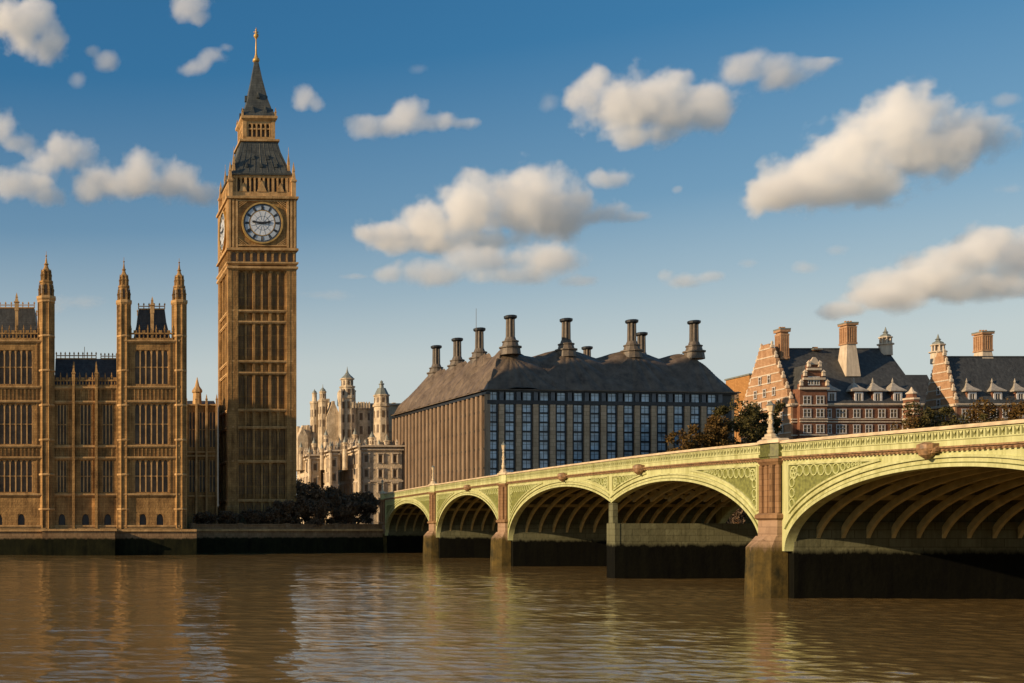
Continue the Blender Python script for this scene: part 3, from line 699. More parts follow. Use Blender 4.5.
# deck
b = MB(); ts = list(range(-16, 223, 6)) + [223]
for a, c in zip(ts, ts[1:]):
    za, zb = zstr(a), zstr(c)
    b.mesh([(x, t, z) for t, zt in ((a, za), (c, zb)) for z in (zt - .35, zt + .25) for x in (.46, WB - .46)],
           [(0, 1, 5, 4), (2, 6, 7, 3)] + ([(0, 2, 3, 1)] if a == ts[0] else []) + ([(4, 5, 7, 6)] if c == 223 else []))
b.build('deck', M['asphalt'], br)
def run(b, x0, x1, dz0, dz1, t0=-16, t1=223, n=60):
    for i in range(n):
        a, c = t0 + (t1 - t0) * i / n, t0 + (t1 - t0) * (i + 1) / n; za, zb = zstr(a), zstr(c)
        b.mesh([(x, t, z + d) for t, z in ((a, za), (c, zb)) for d in (dz0, dz1) for x in (x0, x1)], [(0, 1, 5, 4), (2, 6, 7, 3), (0, 4, 6, 2), (1, 3, 7, 5)] + ([(0, 2, 3, 1)] if i == 0 else []) + ([(4, 5, 7, 6)] if i == n - 1 else []))
for xf, s, nm in ((0, -1, 0), (WB, 1, 1)):
    S = lambda a, c: sorted((xf + s * a, xf + s * c))
    b = MB(); run(b, *S(.26, -.3), .05, .15); run(b, *S(.14, .002), -.03, .048)
    if s < 0:
        for i in range(520):
            t = 22 + i * .38
            if t < 222: b.box(xf - .2, xf - .02, t - .09, t + .09, zstr(t) - .14, zstr(t) - .032)
    b.build('string_course', M['string'], br)
    p = MB(); run(p, *S(.08, -.25), .152, .48); run(p, *S(.14, -.27), .482, .55); run(p, *S(-.1, -.22), .552, .98); run(p, *S(.12, -.27), .982, 1.08)
    if s < 0:
        t = 20.
        while t < 222:
            z = zstr(t)
            p.box(xf - .08, xf + .12, t - .06, t + .06, z + .552, z + .98)
            p.mesh([(xf - .07, t + .10, z + .978), (xf - .07, t + .40, z + .978), (xf - .07, t + .25, z + .78), (xf + .11, t + .10, z + .978), (xf + .11, t + .40, z + .978), (xf + .11, t + .25, z + .78)], [(0, 2, 1), (3, 4, 5), (0, 1, 4, 3), (1, 2, 5, 4), (2, 0, 3, 5)])
            p.mesh([(xf - .07, t + .17, z + .552), (xf - .07, t + .33, z + .552), (xf - .07, t + .25, z + .70), (xf + .11, t + .17, z + .552), (xf + .11, t + .33, z + .552), (xf + .11, t + .25, z + .70)], [(0, 1, 2), (3, 5, 4), (0, 3, 4, 1), (1, 4, 5, 2), (2, 5, 3, 0)])
            t += .5
    p.build('parapet', M['paint'], br)
    if s < 0: q = MB(); run(q, xf + .095, xf + .098, .553, .979); q.build('pierced_shade', M['paintshade'], br)  # unpierced dark strip: shade behind the frieze openings painted in
    b = MB(); run(b, *S(.26, -.38), 1.083, 1.2); run(b, *S(.14, -.3), 1.203, 1.28); b.build('coping', M['coping'], br)
# brackets and shields on the string course
def T_of(xpx): return 43.41 / ((xpx - PX0) / FOC - .0618) * cB
for xp in (470, 566, 643, 934):
    t = T_of(xp); z = zstr(t); b = MB()
    b.box(-.45, .05, t - .55, t + .55, z - .22, z + .34); b.lathe(-.38, t, [(z - .55, .08), (z - .3, .4), (z + .05, .52), (z + .3, .5), (z + .42, .2)], 10)
    for i in range(10):
        a = i * .628; b.lathe(-.5 , t + .42 * math.cos(a), [(z - .05 + .3 * math.sin(a) - .09, .02), (z - .05 + .3 * math.sin(a), .11), (z - .05 + .3 * math.sin(a) + .09, .02)], 6)
    b.bar((-.3, t - .75, z - .02), (-.3, t + .75, z - .02), .13); b.build('lamp_shield', M['string'], br)
# spandrel panels: raised frame, cast tracery, recess shade put into the panel colour
def spandrel(A, near, tlim):
    P = arc(A, 120, .92); zt = lambda t: zstr(t) - .42
    if near:   # near pier of arch (small t)
        te = A[3] + .55; pts = [p for p in P if te <= p[0] <= tlim and p[1] < zt(p[0])]
    else:
        te = A[4] - .55; pts = [p for p in P if tlim <= p[0] <= te and p[1] < zt(p[0])]
    if len(pts) < 3: return
    if near: low = pts[0]; pts_c = pts; tip = pts[-1]
    else: low = pts[-1]; pts_c = pts[::-1]; tip = pts[0]
    corner = (te, zt(te)); low = (te, low[1]); 
    f = MB()
    def strip(p, q, w, o=.0): bars_(f, p, q, -.13 - o, -.002, w)
    strip(low, corner, .14); strip(corner, (tip[0], zt(tip[0])), .14, .01)
    for p, q in zip(pts_c, pts_c[1:]): strip(p, q, .13, .005)
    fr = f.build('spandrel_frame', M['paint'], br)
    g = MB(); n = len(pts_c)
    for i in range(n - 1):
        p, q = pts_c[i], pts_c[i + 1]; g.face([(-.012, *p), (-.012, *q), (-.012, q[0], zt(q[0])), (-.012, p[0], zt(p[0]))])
    g.build('shaded_panel', M['panelshade'], fr)
    o = MB(); rn = random.Random(int(te)); sgn = 1 if near else -1
    def ringo(t, z, r, w=.05):
        m = 12
        for i in range(m): bars_(o, (t + r * math.cos(i * 2 * math.pi / m), z + r * math.sin(i * 2 * math.pi / m)), (t + r * math.cos((i + 1) * 2 * math.pi / m), z + r * math.sin((i + 1) * 2 * math.pi / m)), -.09, -.014, w)
        o.cut()
    # inner moulding and foils that shrink towards the tips
    cen = (te + sgn * .62, zt(te) - .62); ringo(*cen, .42, .09)
    for i in range(3): a = i * 2.09 + .5; ringo(cen[0] + .2 * math.cos(a), cen[1] + .2 * math.sin(a), .16, .06)
    t = te + sgn * 1.35; k = 0
    while (t < tip[0]) if near else (t > tip[0]):
        pz_ = min(pts_c, key=lambda p: abs(p[0] - t))[1]; gap = zt(t) - pz_ 
        if gap < .28: break
        rr = min(.36, max(.07, gap / 2 - .12)); ringo(t, zt(t) - rr - .1, rr, .06); t += sgn * (2 * rr + .1)
    z = corner[1] - 1.3
    while z > low[1] + .3:
        c = [p for p in pts_c if p[1] > z]; gap = abs(c[0][0] - te) if c else 0
        if gap < .3: break
        rr = min(.3, gap / 2 - .08); ringo(te + sgn * (rr + .1), z, rr, .06); z -= 2 * rr + .12
    o.build_each('cast_tracery', M['paint2'], fr)
for A in ARCH[1:]:
    t0, t1 = A[0], A[1]; h = (t1 - t0) / 2
    if A[3] == t0: spandrel(A, True, t0 + h * .75)
    if A[4] == t1: spandrel(A, False, t1 - h * .75)
    if A[3] != t0: spandrel(A, True, 122)
    if A[4] != t1: spandrel(A, False, 96)
# piers
def nose_poly(f, g, d, e):
    L_ = g - f; return [(.4, f - e), (-d * .45, f - e), (-d, f + L_ * .28), (-d, g - L_ * .28), (-d * .45, g + e), (.4, g + e)]
for f, g, nose in PIERS + [(220.05, 223.2, 1)]:
    last = f > 200
    b = MB()
    xe = WB - .3
    b.box(.46, xe, f - (.25 if nose else .5), g + (.25 if nose else .5), -1.5, 3.3)
    b.box(.5, xe - .05, f - (.2 if nose else .45), g + (.2 if nose else .45), 3.301, 5.35)
    if nose: b.box(.6, xe - .1, f, g, 5.351, zstr(f) - .4)
    
    if not nose: b.box(13, xe - .1, f, g, 5.351, 7.2)  # added wall closing off a bright gap so the arch stays dark
    pr = b.build('pier', M['pier'], br)
    if not nose:
        b = MB(); b.box(-.02, .458, f - .5, g + .5, -1.5, 5.35); b.box(-.02, .45, f, g, 5.352, 7.35); b.build('pier_face', M['pier'], br); continue
    zs_ = zstr((f + g) / 2)
    b = MB()
    lv_ = lambda d, e, z: [(x, t, z) for x, t in nose_poly(f, g, d, e)]
    b.ring([lv_(1.75, -.35, -1.5), lv_(1.6, -.4, 3.55), lv_(.9, -.42, 4.35)]); b.build('cutwater', M['nose'], br)
    b = MB(); b.ring([lv_(.75, -.4, 4.352), lv_(.73, -.4, 5.5)]); b.build('pier_block', M['nose'], br)
    b = MB(); b.ring([lv_(.8, -.38, 5.502), lv_(.98, -.25, 5.62), lv_(.98, -.25, 5.85), lv_(.7, -.4, 6.0)]); b.cut()
    for i in range(1): pass
    b.ring([lv_(.6, -.4, zs_ - .45), lv_(.8, -.25, zs_ - .2), lv_(.85, -.2, zs_ - .02)]); b.build_each('capital', M['shaft'], br)
    b = MB(); b.ring([lv_(.42, -.5, 6.002), lv_(.42, -.5, zs_ - .452)])
    for x, t in nose_poly(f, g, .55, -.5)[1:5]: b.lathe(x + .05, t, [(6.002, .17), (zs_ - .452, .17)], 8)
    b.lathe(-.46, (f + g) / 2, [(6.002, .14), (zs_ - .452, .14)], 8)
    b.build('pilaster', M['shaft'], br)
    b = MB(); b.ring([lv_(.6, -.35, zs_ + .0), lv_(.6, -.35, zs_ + 1.1)]); b.ring([lv_(.7, -.28, zs_ + .15), lv_(.7, -.28, zs_ + .35)]); b.build('parapet_block', M['paintshade'] if 70 < f < 80 else M['paint'], br)  # nearest block darker: its shadow is put into the paint
    b = MB(); b.ring([lv_(.8, -.2, zs_ + 1.102), lv_(.8, -.2, zs_ + 1.3), lv_(.6, -.35, zs_ + 1.42)]); b.build('coping', M['coping'], br)
# lamps on the parapet
for f, hgt, lab in ((77.5, 2.75, 'ornate stone coloured lamp standard over the nearest bridge pier'), (140.4, 4.0, 'slender ornate lamp standard in front of the glass office corner'), (178.1, 3.0, 'small lamp standard on the farther bridge parapet before the fluted office side'), (220.6, 2.6, 'tiny lamp standard where the bridge meets the far bank')):
    t = f + 1.5; z = zstr(t) + 1.42
    wpos = Matrix.Rotation(-BT, 4, 'Z') @ Vector((-.2, t, z)) + Vector((43.41, 0, 0))
    L_ = thing('street_lamp', lab, 'street lamp', wpos, -BT, 'lamp standards along the bridge parapet')
    s = hgt / 2.75
    b = MB(); b.lathe(0, 0, [(-.004, .55), (.12, .55), (.2, .38), (.34, .38), (.4, .26)], 8); b.build('base', M['coping'], L_)
    b = MB(); b.lathe(0, 0, [(.4, .2), (.6 * s, .25), (.75 * s, .17), (.8 * s, .24), (.86 * s, .15), (1.35 * s, .13), (1.4 * s, .22), (1.47 * s, .13), (1.8 * s, .11), (1.84 * s, .2), (1.9 * s, .12), (1.98 * s, .1)], 10)
    for a in range(4): b.bar((0, 0, 1.0 * s), (.22 * math.cos(a * 1.57), .22 * math.sin(a * 1.57), 1.2 * s), .045); b.bar((.22 * math.cos(a * 1.57), .22 * math.sin(a * 1.57), 1.2 * s), (.08 * math.cos(a * 1.57), .08 * math.sin(a * 1.57), 1.42 * s), .04)
    b.build('post', M['coping'], L_, True)
    b = MB(); b.lathe(0, 0, [(1.985 * s, .12), (2.02 * s, .19), (2.4 * s, .27), (2.42 * s, .30)], 6); b.build('lantern', M['coping'], L_)
    b = MB(); b.lathe(0, 0, [(2.422 * s, .33), (2.5 * s, .24), (2.6 * s, .1), (2.64 * s, .12), (2.75 * s, .02)], 6); b.build('cap', M['lead'], L_)
# ------------------------------------------------------------------ dark glass office block with tall flues
PA = math.atan(.1)
of = thing('office_block', 'large office block with dark tented bronze roof, tall flues and glazed bays between sandstone piers', 'office building', (88, 250, 0), PA)
OW, OD, OE = 60.5, 58.5, 36.1
b = MB(); b.box(.75, OW - .75, .75, OD - .75, 4.5, OE - .1); b.build('core', M['bronze'], of)
cw = 4.08
b = MB(); s2 = MB()
for i in range(15):
    x = 1.4 - cw / 2 + i * cw; b.box(max(0, x - .62), x + .62, 0, .74, 4.5, OE - 3.1)
    if i: pass
b.box(0, .5, .2, .74, 4.5, OE - 3.1); b.build('pier', M['tan'], of)
b = MB()
for i in range(15):
    x = 1.4 - cw / 2 + i * cw; b.box(max(.05, x - .5), x + .5, .05, .74, OE - 2.2, OE - .3)
b.build('panel', M['greybox'], of)
b = MB(); b.box(.02, OW, .0, .745, OE - 3.098, OE - 2.203); b.box(.02, OW, -.1, .745, OE - .298, OE)
for i in range(14):
    x = 1.4 + i * cw
    for s in (-1, 1): b.box(x + s * 1.12 - .12, x + s * 1.12 + .12, .18, .745, 4.5, OE - 3.1); b.box(x + s * 1.12 - .12, x + s * 1.12 + .12, .02, .745, OE - 2.2, OE - .3)
    for r in range(14): z = OE - 3.15 - 2.13 * r - 2.1; b.box(x - 1.0, x + 1.0, .28, .745, z, z + .42)
    b.box(x - 1.35, x + 1.35, .2, .745, 4.5, 5.5)
b.build('window_frame', M['bronze'], of)
nwin = 0
for i in range(14):
    x = 1.4 + i * cw
    b = MB(); b.box(x - .98, x + .98, .3, .5, OE - 2.15, OE - .4); wv = b.build('window', M['blueglass'], of)
    b = MB(); b.box(x - .04, x + .04, .24, .31, OE - 2.15, OE - .4); b.box(x - .98, x + .98, .24, .31, OE - 1.0, OE - .92); b.build('glazing_bar', M['bronze'], wv)
    b = MB(); c = MB(); b.box(x - .98, x + .98, .42, .5, 4.6, OE - 3.15)
    for r in range(13):
        z = OE - 3.15 - 2.13 * r; c.box(x - .04, x + .04, .36, .43, z - 1.68, z); c.box(x - .98, x + .98, .36, .43, z - .62, z - .55)
    wv = b.build('glazed_bay', M['blueglass'], of); c.build('glazing_bar', M['bronze'], wv)
# side face: close set fins
b = MB(); nf = 25
for i in range(nf):
    y = .35 + i * (OD - .7) / (nf - 1); b.box(-.25, .74, y - .33, y + .33, 4.5, OE - .9); b.box(-.42, -.251, y - .16, y + .16, 4.5, OE - .9)
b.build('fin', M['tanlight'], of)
b = MB(); b.box(-.35, .745, -.1, OD, OE - .88, OE - .302)
for z in (9.5, 13.9, 18.3, 22.7, 27.1, 31.3): b.box(.25, .74, .8, OD - .8, z, z + .5)
b.build('side_beam', M['bronze'], of)
for i in range(nf - 1):
    y = .35 + (i + .5) * (OD - .7) / (nf - 1); b = MB(); b.box(.5, .7, y - .85, y + .85, 5, OE - 1); b.build('window', M['glass'], of)
b = MB(); b.box(OW - .75, OW, .8, OD, 4.5, OE); b.box(.8, OW - .8, OD - .75, OD, 4.5, OE); b.build('rear_wall', M['tan'], of)
# tented roof as a height field
FL = [(8.3, 5.7, 54.3), (23.2, 8, 54.3), (39.6, 8, 54.3), (55.0, 7.5, 54.3), (8.3, 22, 54.3), (8.3, 35, 54), (8.3, 48.5, 54.3), (52, 24, 54.3), (50, 46, 54.3), (30, 50.5, 54.3)]
b = MB(); n = 190; V = []
def roofz(a, d):
    e = min(a, d, OW + .0 - a, OD - d) ; e = max(0, e)
    base = OE + 8.7 * (1 - (1 - min(1, e / 9.0)) ** 1.25)
    pk = 0
    for (fa, fd, ft) in FL:
        r = math.hypot(a - fa, (d - fd)); pk = max(pk, 2.9 * max(0, 1 - r / 8.5) ** 1.2)
    # pleats: the lead creases fan from each flue down to the eaves
    ph = min(((a - fa) ** 2 + (d - fd) ** 2, fa, fd) for fa, fd, ft in FL)
    ang = math.atan2(d - ph[2], a - ph[1]); fold = .5 * abs(math.sin(ang * 6)) * min(1, ph[0] ** .5 / 5)
    if a < d and a < 9: fold += 1.15 * abs(math.sin(d * .95 + a * .75)) ** .8
    return base + pk + fold * min(1, .25 + e / 1.5) 
for j in range(n + 1):
    for i in range(n + 1):
        a = -.6 + (OW + 1.2) * i / n; d = -.6 + (OD + 1.2) * j / n; V.append((a, d, roofz(a, d)))
F = [(j * (n + 1) + i, j * (n + 1) + i + 1, (j + 1) * (n + 1) + i + 1, (j + 1) * (n + 1) + i) for j in range(n) for i in range(n)]
b.mesh(V, F); b.box(-.6, OW + .6, -.6, OD + .6, OE + .003, OE + .25)
rf = b.build('roof', M['tentroof'], of)
for (fa, fd, ft) in FL:
    b = MB(); bz = OE + 10.0
    b.lathe(fa, fd, [(bz - 1, 2.4), (bz + .5, 2.2), (bz + .6, 2.55), (bz + .9, 2.55), (bz + 1.0, 1.9), (bz + 1.9, 1.7), (bz + 2.0, 1.9), (bz + 2.2, 1.9), (bz + 2.4, 1.35), (bz + 3.1, 1.1)], 12)
    fl = b.build('flue', M['flue'], of)
    b = MB()
    for k in range(6): a = k * math.pi / 3; b.lathe(fa + .72 * math.cos(a), fd + .72 * math.sin(a), [(bz + 3.1, .38), (ft - .9, .33)], 8)
    b.lathe(fa, fd, [(bz + 3.1, .55), (ft - .9, .5)], 8); b.build('flue_pipe', M['flue'], fl)
    b = MB(); b.lathe(fa, fd, [(ft - .9, 1.0), (ft - .6, 1.45), (ft - .15, 1.5), (ft, 1.2)], 12); b.build('flue_cap', M['bronze'], fl)
b = MB(); b.bar((3.8, 14, 44), (3.8, 14, 57.5), .09, .05); b.bar((4.6, 12.5, 44), (4.6, 12.5, 51), .07, .04); b.build('aerial', M['flue'], of)

# ------------------------------------------------------------------ pale stone palace behind the bridge foot
kc = 320 / FOC
wh = thing('stone_palace', 'pale weathered stone building crowded with turrets and cupolas behind dark bushes', 'building', (57.5, 320, 0))
def cx(x, D=320): return (x - PX0) * D / FOC - 57.5
def cz(y, D=320): return CAM_H + (PY0 - y) * D / FOC
def cblock(xl, xc, xr, ytop, Dc, seed, hood=False):
    "block whose near corner stands at picture x xc, distance Dc; left side recedes to xl, front runs to xr"
    xw = (xc - PX0) * Dc / FOC; Db = xw * FOC / (xl - PX0); dep = min(Db - Dc, 45)
    X0 = xw - 57.5; X1 = (xr - PX0) * Dc / FOC - 57.5; Y0 = Dc - 320; zt = CAM_H + (PY0 - ytop) * Dc / FOC
    rn = random.Random(seed)
    b = MB(); b.box(X0, X1, Y0, Y0 + dep, 4.5, zt); b.build('wall', M['cream'], wh)
    b = MB()
    for z, p in ((zt, .9), (zt - .9, .45), (zt - 9.5, .25), (zt - 15, .2)): b.box(X0 - p, X1 + p, Y0 - p, Y0 + dep, z, z + .45); b.cut()
    if hood: b.ring([[(X0 - .9, Y0 - .9, zt + .452), (X1 + .9, Y0 - .9, zt + .452), (X1 + .9, Y0 + dep, zt + .452), (X0 - .9, Y0 + dep, zt + .452)], [(X0 + 2.5, Y0 + 2.5, zt + 2.4), (X1 - .5, Y0 + 2.5, zt + 2.4), (X1 - .5, Y0 + dep - 2, zt + 2.4), (X0 + 2.5, Y0 + dep - 2, zt + 2.4)]])
    nn = max(2, int((X1 - X0) / 2.6)); rr = rn.uniform
    for i in range(nn): xx = X0 + (X1 - X0) * (i + .5) / nn; pinnacle(b, xx, Y0 - .2, zt + .45, rr(1.4, 2.6), .3)
    nn = int(dep / 3)
    for i in range(nn): pinnacle(b, X0 - .2, Y0 + dep * (i + .5) / nn, zt + .45, rr(1.4, 3.0), .35); b.cut()
    b.build_each('cornice', M['white'], wh)
    # windows on the lit side and on the front
    for row in range(5):
        z = zt - 3.2 - row * 4.0
        if z < 7: break
        nn = max(2, int(dep / 4))
        for i in range(nn):
            y = Y0 + dep * (i + .5) / nn; g = MB(); g.box(X0 - .06, X0 + .3, y - .55, y + .55, z - 1.0, z + 1.0); wv = g.build('window', M['glass_and_shade'], wh)
            g = MB(); g.box(X0 - .3, X0 - .001, y - .85, y - .551, z - 1.2, z + 1.3); g.box(X0 - .3, X0 - .001, y + .551, y + .85, z - 1.2, z + 1.3); g.box(X0 - .4, X0 - .001, y - 1, y + 1, z + 1.302, z + 1.6); g.build('surround', M['white'], wv)
        nn = max(1, int((X1 - X0) / 3.2))
        for i in range(nn):
            x = X0 + (X1 - X0) * (i + .5) / nn; g = MB(); g.box(x - .42, x + .42, Y0 - .06, Y0 + .3, z - .9, z + .9); wv = g.build('window', M['glass_and_shade'], wh)
            g = MB(); g.box(x - .85, x - .551, Y0 - .3, Y0 - .001, z - 1.2, z + 1.3); g.box(x + .551, x + .85, Y0 - .3, Y0 - .001, z - 1.2, z + 1.3); g.box(x - 1, x + 1, Y0 - .4, Y0 - .001, z + 1.302, z + 1.6); g.build('surround', M['white'], wv)
    return X0, X1, Y0, zt
cblock(336, 359, 402, 447, 300, 1); cblock(319, 330, 338, 451.5, 305, 2); cblock(297, 309, 321, 456, 312, 3)
def cturret(x, D, prof, dome=None, n=8, gal=None, mat='cream', wins=None):
    X = (x - PX0) * D / FOC - 57.5; Y = D - 320; k = D / FOC
    P = lambda pr: [(CAM_H + (PY0 - y) * k, r * k) for y, r in pr]
    b = MB(); b.lathe(X, Y, P(prof), n)
    tu = b.build('turret', M[mat], wh)
    if dome: b = MB(); b.lathe(X, Y, P(dome), n); b.build('dome', M['lead'], tu)
    for (y0, y1, r) in (wins or []):
        for i in range(n):
            if n > 8 and i % 2: continue
            b = MB()
            a = i * 2 * math.pi / n; q = Matrix.Rotation(a + math.pi / 2, 4, 'Z'); q.translation = (X + math.cos(a) * r * k * math.cos(math.pi / n), Y + math.sin(a) * r * k * math.cos(math.pi / n), 0)
            b.M = q; w_ = min(.45, r * k * .16); b.box(-w_, w_, -.05, .08, CAM_H + (PY0 - y1) * k, CAM_H + (PY0 - y0) * k)
            b.build('window', M['glass_and_shade'], tu)
cturret(314.5, 322, [(470, 4.6), (404, 4.3), (403.8, 4.8), (401.5, 4.8), (401.3, 2.5), (394, 2.3), (393.8, 2.7), (393, 2.7)], [(392.9, 2.3), (391.5, 1.9), (390.4, .6), (389, .2)], wins=[(410, 417, 4.35), (425, 433, 4.4), (440, 448, 4.5)])
cturret(322.8, 318, [(470, 5.2), (402, 4.6), (401.8, 5.1), (400, 5.1), (399.8, 3.4), (393, 3.2), (392.8, 3.7), (391.6, 3.7)], [(391.5, 3.1), (389.8, 2.6), (388.4, 1.2), (387.5, .4), (384, .1)], wins=[(407, 414, 4.7), (420, 427, 4.8), (394, 398.5, 3.3)])
cturret(347.2, 315, [(470, 7.4), (399, 7.2), (398.8, 7.9), (397, 7.9), (396.8, 7.6), (388, 7.2), (387.8, 8), (386.5, 8), (386.3, 6.0), (380, 6.0), (379.8, 7.2), (378.6, 7.2)], [(378.5, 6.6), (377, 5.2), (375, 3.0), (373, 1.5), (370, .6), (366.5, .1)], wins=[(389.5, 395.5, 7.5), (402, 409, 7.3), (415, 423, 7.3), (430, 438, 7.4), (381, 385.5, 6.05)])
for dx, dy in ((-6.5, -1), (6.5, 2)): cturret(347.2 + dx, 314 + dy, [(470, 2.2), (392, 2.0), (391.8, 2.5), (390.6, 2.5), (390.4, 1.6), (387.5, .2)], n=6)
cturret(361, 318, [(470, 10.2), (410.5, 9.7), (410.3, 10.4), (408.6, 10.4), (408.4, 9.9), (404, 9.6)], n=14, wins=[(414, 421, 9.7), (427, 435, 9.8)])
for i in range(7): cturret(353 + i * 2.7, 312, [(408, 1.0), (402.5 + (i % 2), .9), (401.5, .2)], n=4)
cturret(381.5, 310, [(470, 8.3), (407, 7.4), (406.8, 8.6), (404.5, 8.6), (404.3, 7.6), (396.5, 7.3), (396.3, 8.1), (395, 8.1)], [(394.9, 7.2), (391.5, 5.6), (388.2, 4.0), (388, 2.2), (384.8, 2.0), (384.6, 2.8), (383.8, 2.8), (383, 1.2), (381.8, 1.6), (380.3, .2)], wins=[(398, 403, 7.4), (411, 418, 7.5), (425, 433, 7.7)])
for (x, yt, D_, r_, yb) in ((338, 441, 306, 2.2, 470), (345, 436, 304, 2.6, 470), (359.5, 437, 299.5, 1.9, 520), (372, 431, 306, 3.6, 470), (379, 438, 303, 2.0, 470), (387, 434, 304, 3.0, 470), (330.5, 440, 304.5, 1.8, 520), (322, 442, 309, 2.0, 470), (309.5, 446, 311.5, 1.7, 520), (301, 441, 314, 2.2, 470), (314, 437, 314, 2.4, 470), (326, 429, 312, 2.4, 470), (355, 428, 308, 2.6, 470), (366, 438, 302, 1.8, 470)):
    cturret(x, D_, [(yb, r_), (yt + 8, r_ * .95), (yt + 7.8, r_ * 1.2), (yt + 6.6, r_ * 1.2), (yt + 6.4, r_ * .8)], [(yt + 6.3, r_ * .85), (yt + 4, r_ * .6), (yt + 2, r_ * .2), (yt, .08)], wins=[(yt + 10, yt + 13, r_ * .97)])
b = MB()                                              # brick gable between the turrets
for (xa, xb, xm, yb, yt, D) in ((326.5, 341, 333.5, 450, 401, 316), (298, 308, 303, 456, 427, 318), (305, 312, 308.5, 456, 425, 321)):
    k = D / FOC; X = lambda x: (x - PX0) * k - 57.5; Z = lambda y: CAM_H + (PY0 - y) * k
    m_ = (yb + yt * 2) / 3
    b.extr([(X(xa), Z(470)), (X(xb), Z(470)), (X(xb), Z(m_)), (X(xm + 1.5), Z(yt + 3)), (X(xm + 1.2), Z(yt)), (X(xm - 1.2), Z(yt)), (X(xm - 1.5), Z(yt + 3)), (X(xa), Z(m_))], D - 320, D - 312)
b.build('gable', M['cream'], wh)
b = MB(); k = 318 / FOC; b.box((351 - PX0) * k - 57.5, (402 - PX0) * k - 57.5, -1, 12, 4.5, CAM_H + (PY0 - 405) * k); b.build('wall', M['cream'], wh)
b = MB(); b.box((370 - PX0) * k - 57.5, (402 - PX0) * k - 57.5, -1.4, 12.4, CAM_H + (PY0 - 404.8) * k, CAM_H + (PY0 - 403) * k); b.build('cornice', M['white'], wh)
for (x, y0, y1, w_) in ((331, 404, 397, 1.6), (343, 398, 390, 1.2), (366, 405, 400.5, 2.4), (398, 404, 401, 1.5), (301, 430, 425, 1.4), (307, 428, 424, 2)):
    b = MB(); b.box((x - w_ - PX0) * k - 57.5, (x + w_ - PX0) * k - 57.5, 2, 4, CAM_H + (PY0 - y0 - 6) * k, CAM_H + (PY0 - y1) * k); b.build('chimney', M['cream'], wh)

# ------------------------------------------------------------------ red brick houses with stone bands
def window_unit(root, Mx, x, z, w_, h, lights=2, fr=.14):
    g = MB(Mx); g.box(x - w_ / 2, x + w_ / 2, -.05, .12, z, z + h); wv = g.build('window', M['glass'], root)
    b = MB(Mx); b.box(x - w_ / 2 - fr, x + w_ / 2 + fr, -.14, -.001, z + h, z + h + fr * 1.3); b.box(x - w_ / 2 - fr, x + w_ / 2 + fr, -.2, -.001, z - fr * 1.4, z)
    for i in range(lights + 1): xx = x - w_ / 2 + w_ * i / lights; b.box(xx - fr / 2, xx + fr / 2, -.13, -.051, z, z + h)
    b.box(x - w_ / 2, x + w_ / 2, -.12, -.052, z + h * .55, z + h * .55 + fr * .7); b.build('frame', M['whitepaint'], wv)
def gable_poly(w_, h, steps, apex=.5):
    "stepped and scrolled gable outline, centred, from z=0"
    L_ = [(-w_ / 2, 0)]
    for i in range(steps):
        f0 = i / steps; f1 = (i + 1) / steps; xa = -w_ / 2 * (1 - f0 * .86); xb = -w_ / 2 * (1 - f1 * .86)
        L_ += [(xa, h * f0 + h / steps * .45), ((xa + xb) / 2 + .1, h * f0 + h / steps * .62), (xb, h * f1)]
    return L_ + [(-x, z) for x, z in reversed(L_)]
def chimney(root, x, y, z0, z1, w_, d_, base=None):
    b = MB(); h = z1 - z0
    if base:
        wb = MB(); wb.ring([[(x - w_ * .8, y - d_ * .8, base), (x + w_ * .8, y - d_ * .8, base), (x + w_ * .8, y + d_ * .8, base), (x - w_ * .8, y + d_ * .8, base)], [(x - w_ / 2, y - d_ / 2, z0), (x + w_ / 2, y - d_ / 2, z0), (x + w_ / 2, y + d_ / 2, z0), (x - w_ / 2, y + d_ / 2, z0)]])
    b.box(x - w_ / 2, x + w_ / 2, y - d_ / 2, y + d_ / 2, z0, z1 - h * .08); b.box(x - w_ / 2 - .25, x + w_ / 2 + .25, y - d_ / 2 - .25, y + d_ / 2 + .25, z0 + .002, z0 + h * .09)
    b.box(x - w_ / 2 - .2, x + w_ / 2 + .2, y - d_ / 2 - .2, y + d_ / 2 + .2, z1 - h * .2, z1 - h * .14); b.box(x - w_ / 2 - .4, x + w_ / 2 + .4, y - d_ / 2 - .4, y + d_ / 2 + .4, z1 - h * .078, z1)
    n = 4
    for i in range(n + 1): xx = x - w_ / 2 + w_ * i / n; b.box(xx - .12, xx + .12, y - d_ / 2 - .18, y - d_ / 2 - .001, z0 + h * .1, z1 - h * .2)
    for i in range(n + 1): yy = y - d_ / 2 + d_ * i / n; b.box(x - w_ / 2 - .18, x - w_ / 2 - .001, yy - .12, yy + .12, z0 + h * .1, z1 - h * .2)
    c = b.build('chimney', M['chim'], root)
    b = MB(); b.box(x - w_ / 2 - .45, x + w_ / 2 + .45, y - d_ / 2 - .45, y + d_ / 2 + .45, z1 + .002, z1 + .35); b.build('chimney_cap', M['lead'], c)
    for i in range(3): 
        b = MB(); b.lathe(x + (i - 1) * w_ * .3, y, [(z1 + .352, .3), (z1 + .9, .24)], 8); b.build('chimney_pot', M['orange'], c)
    if base: wb.build('chimney_base', M['white'], c)
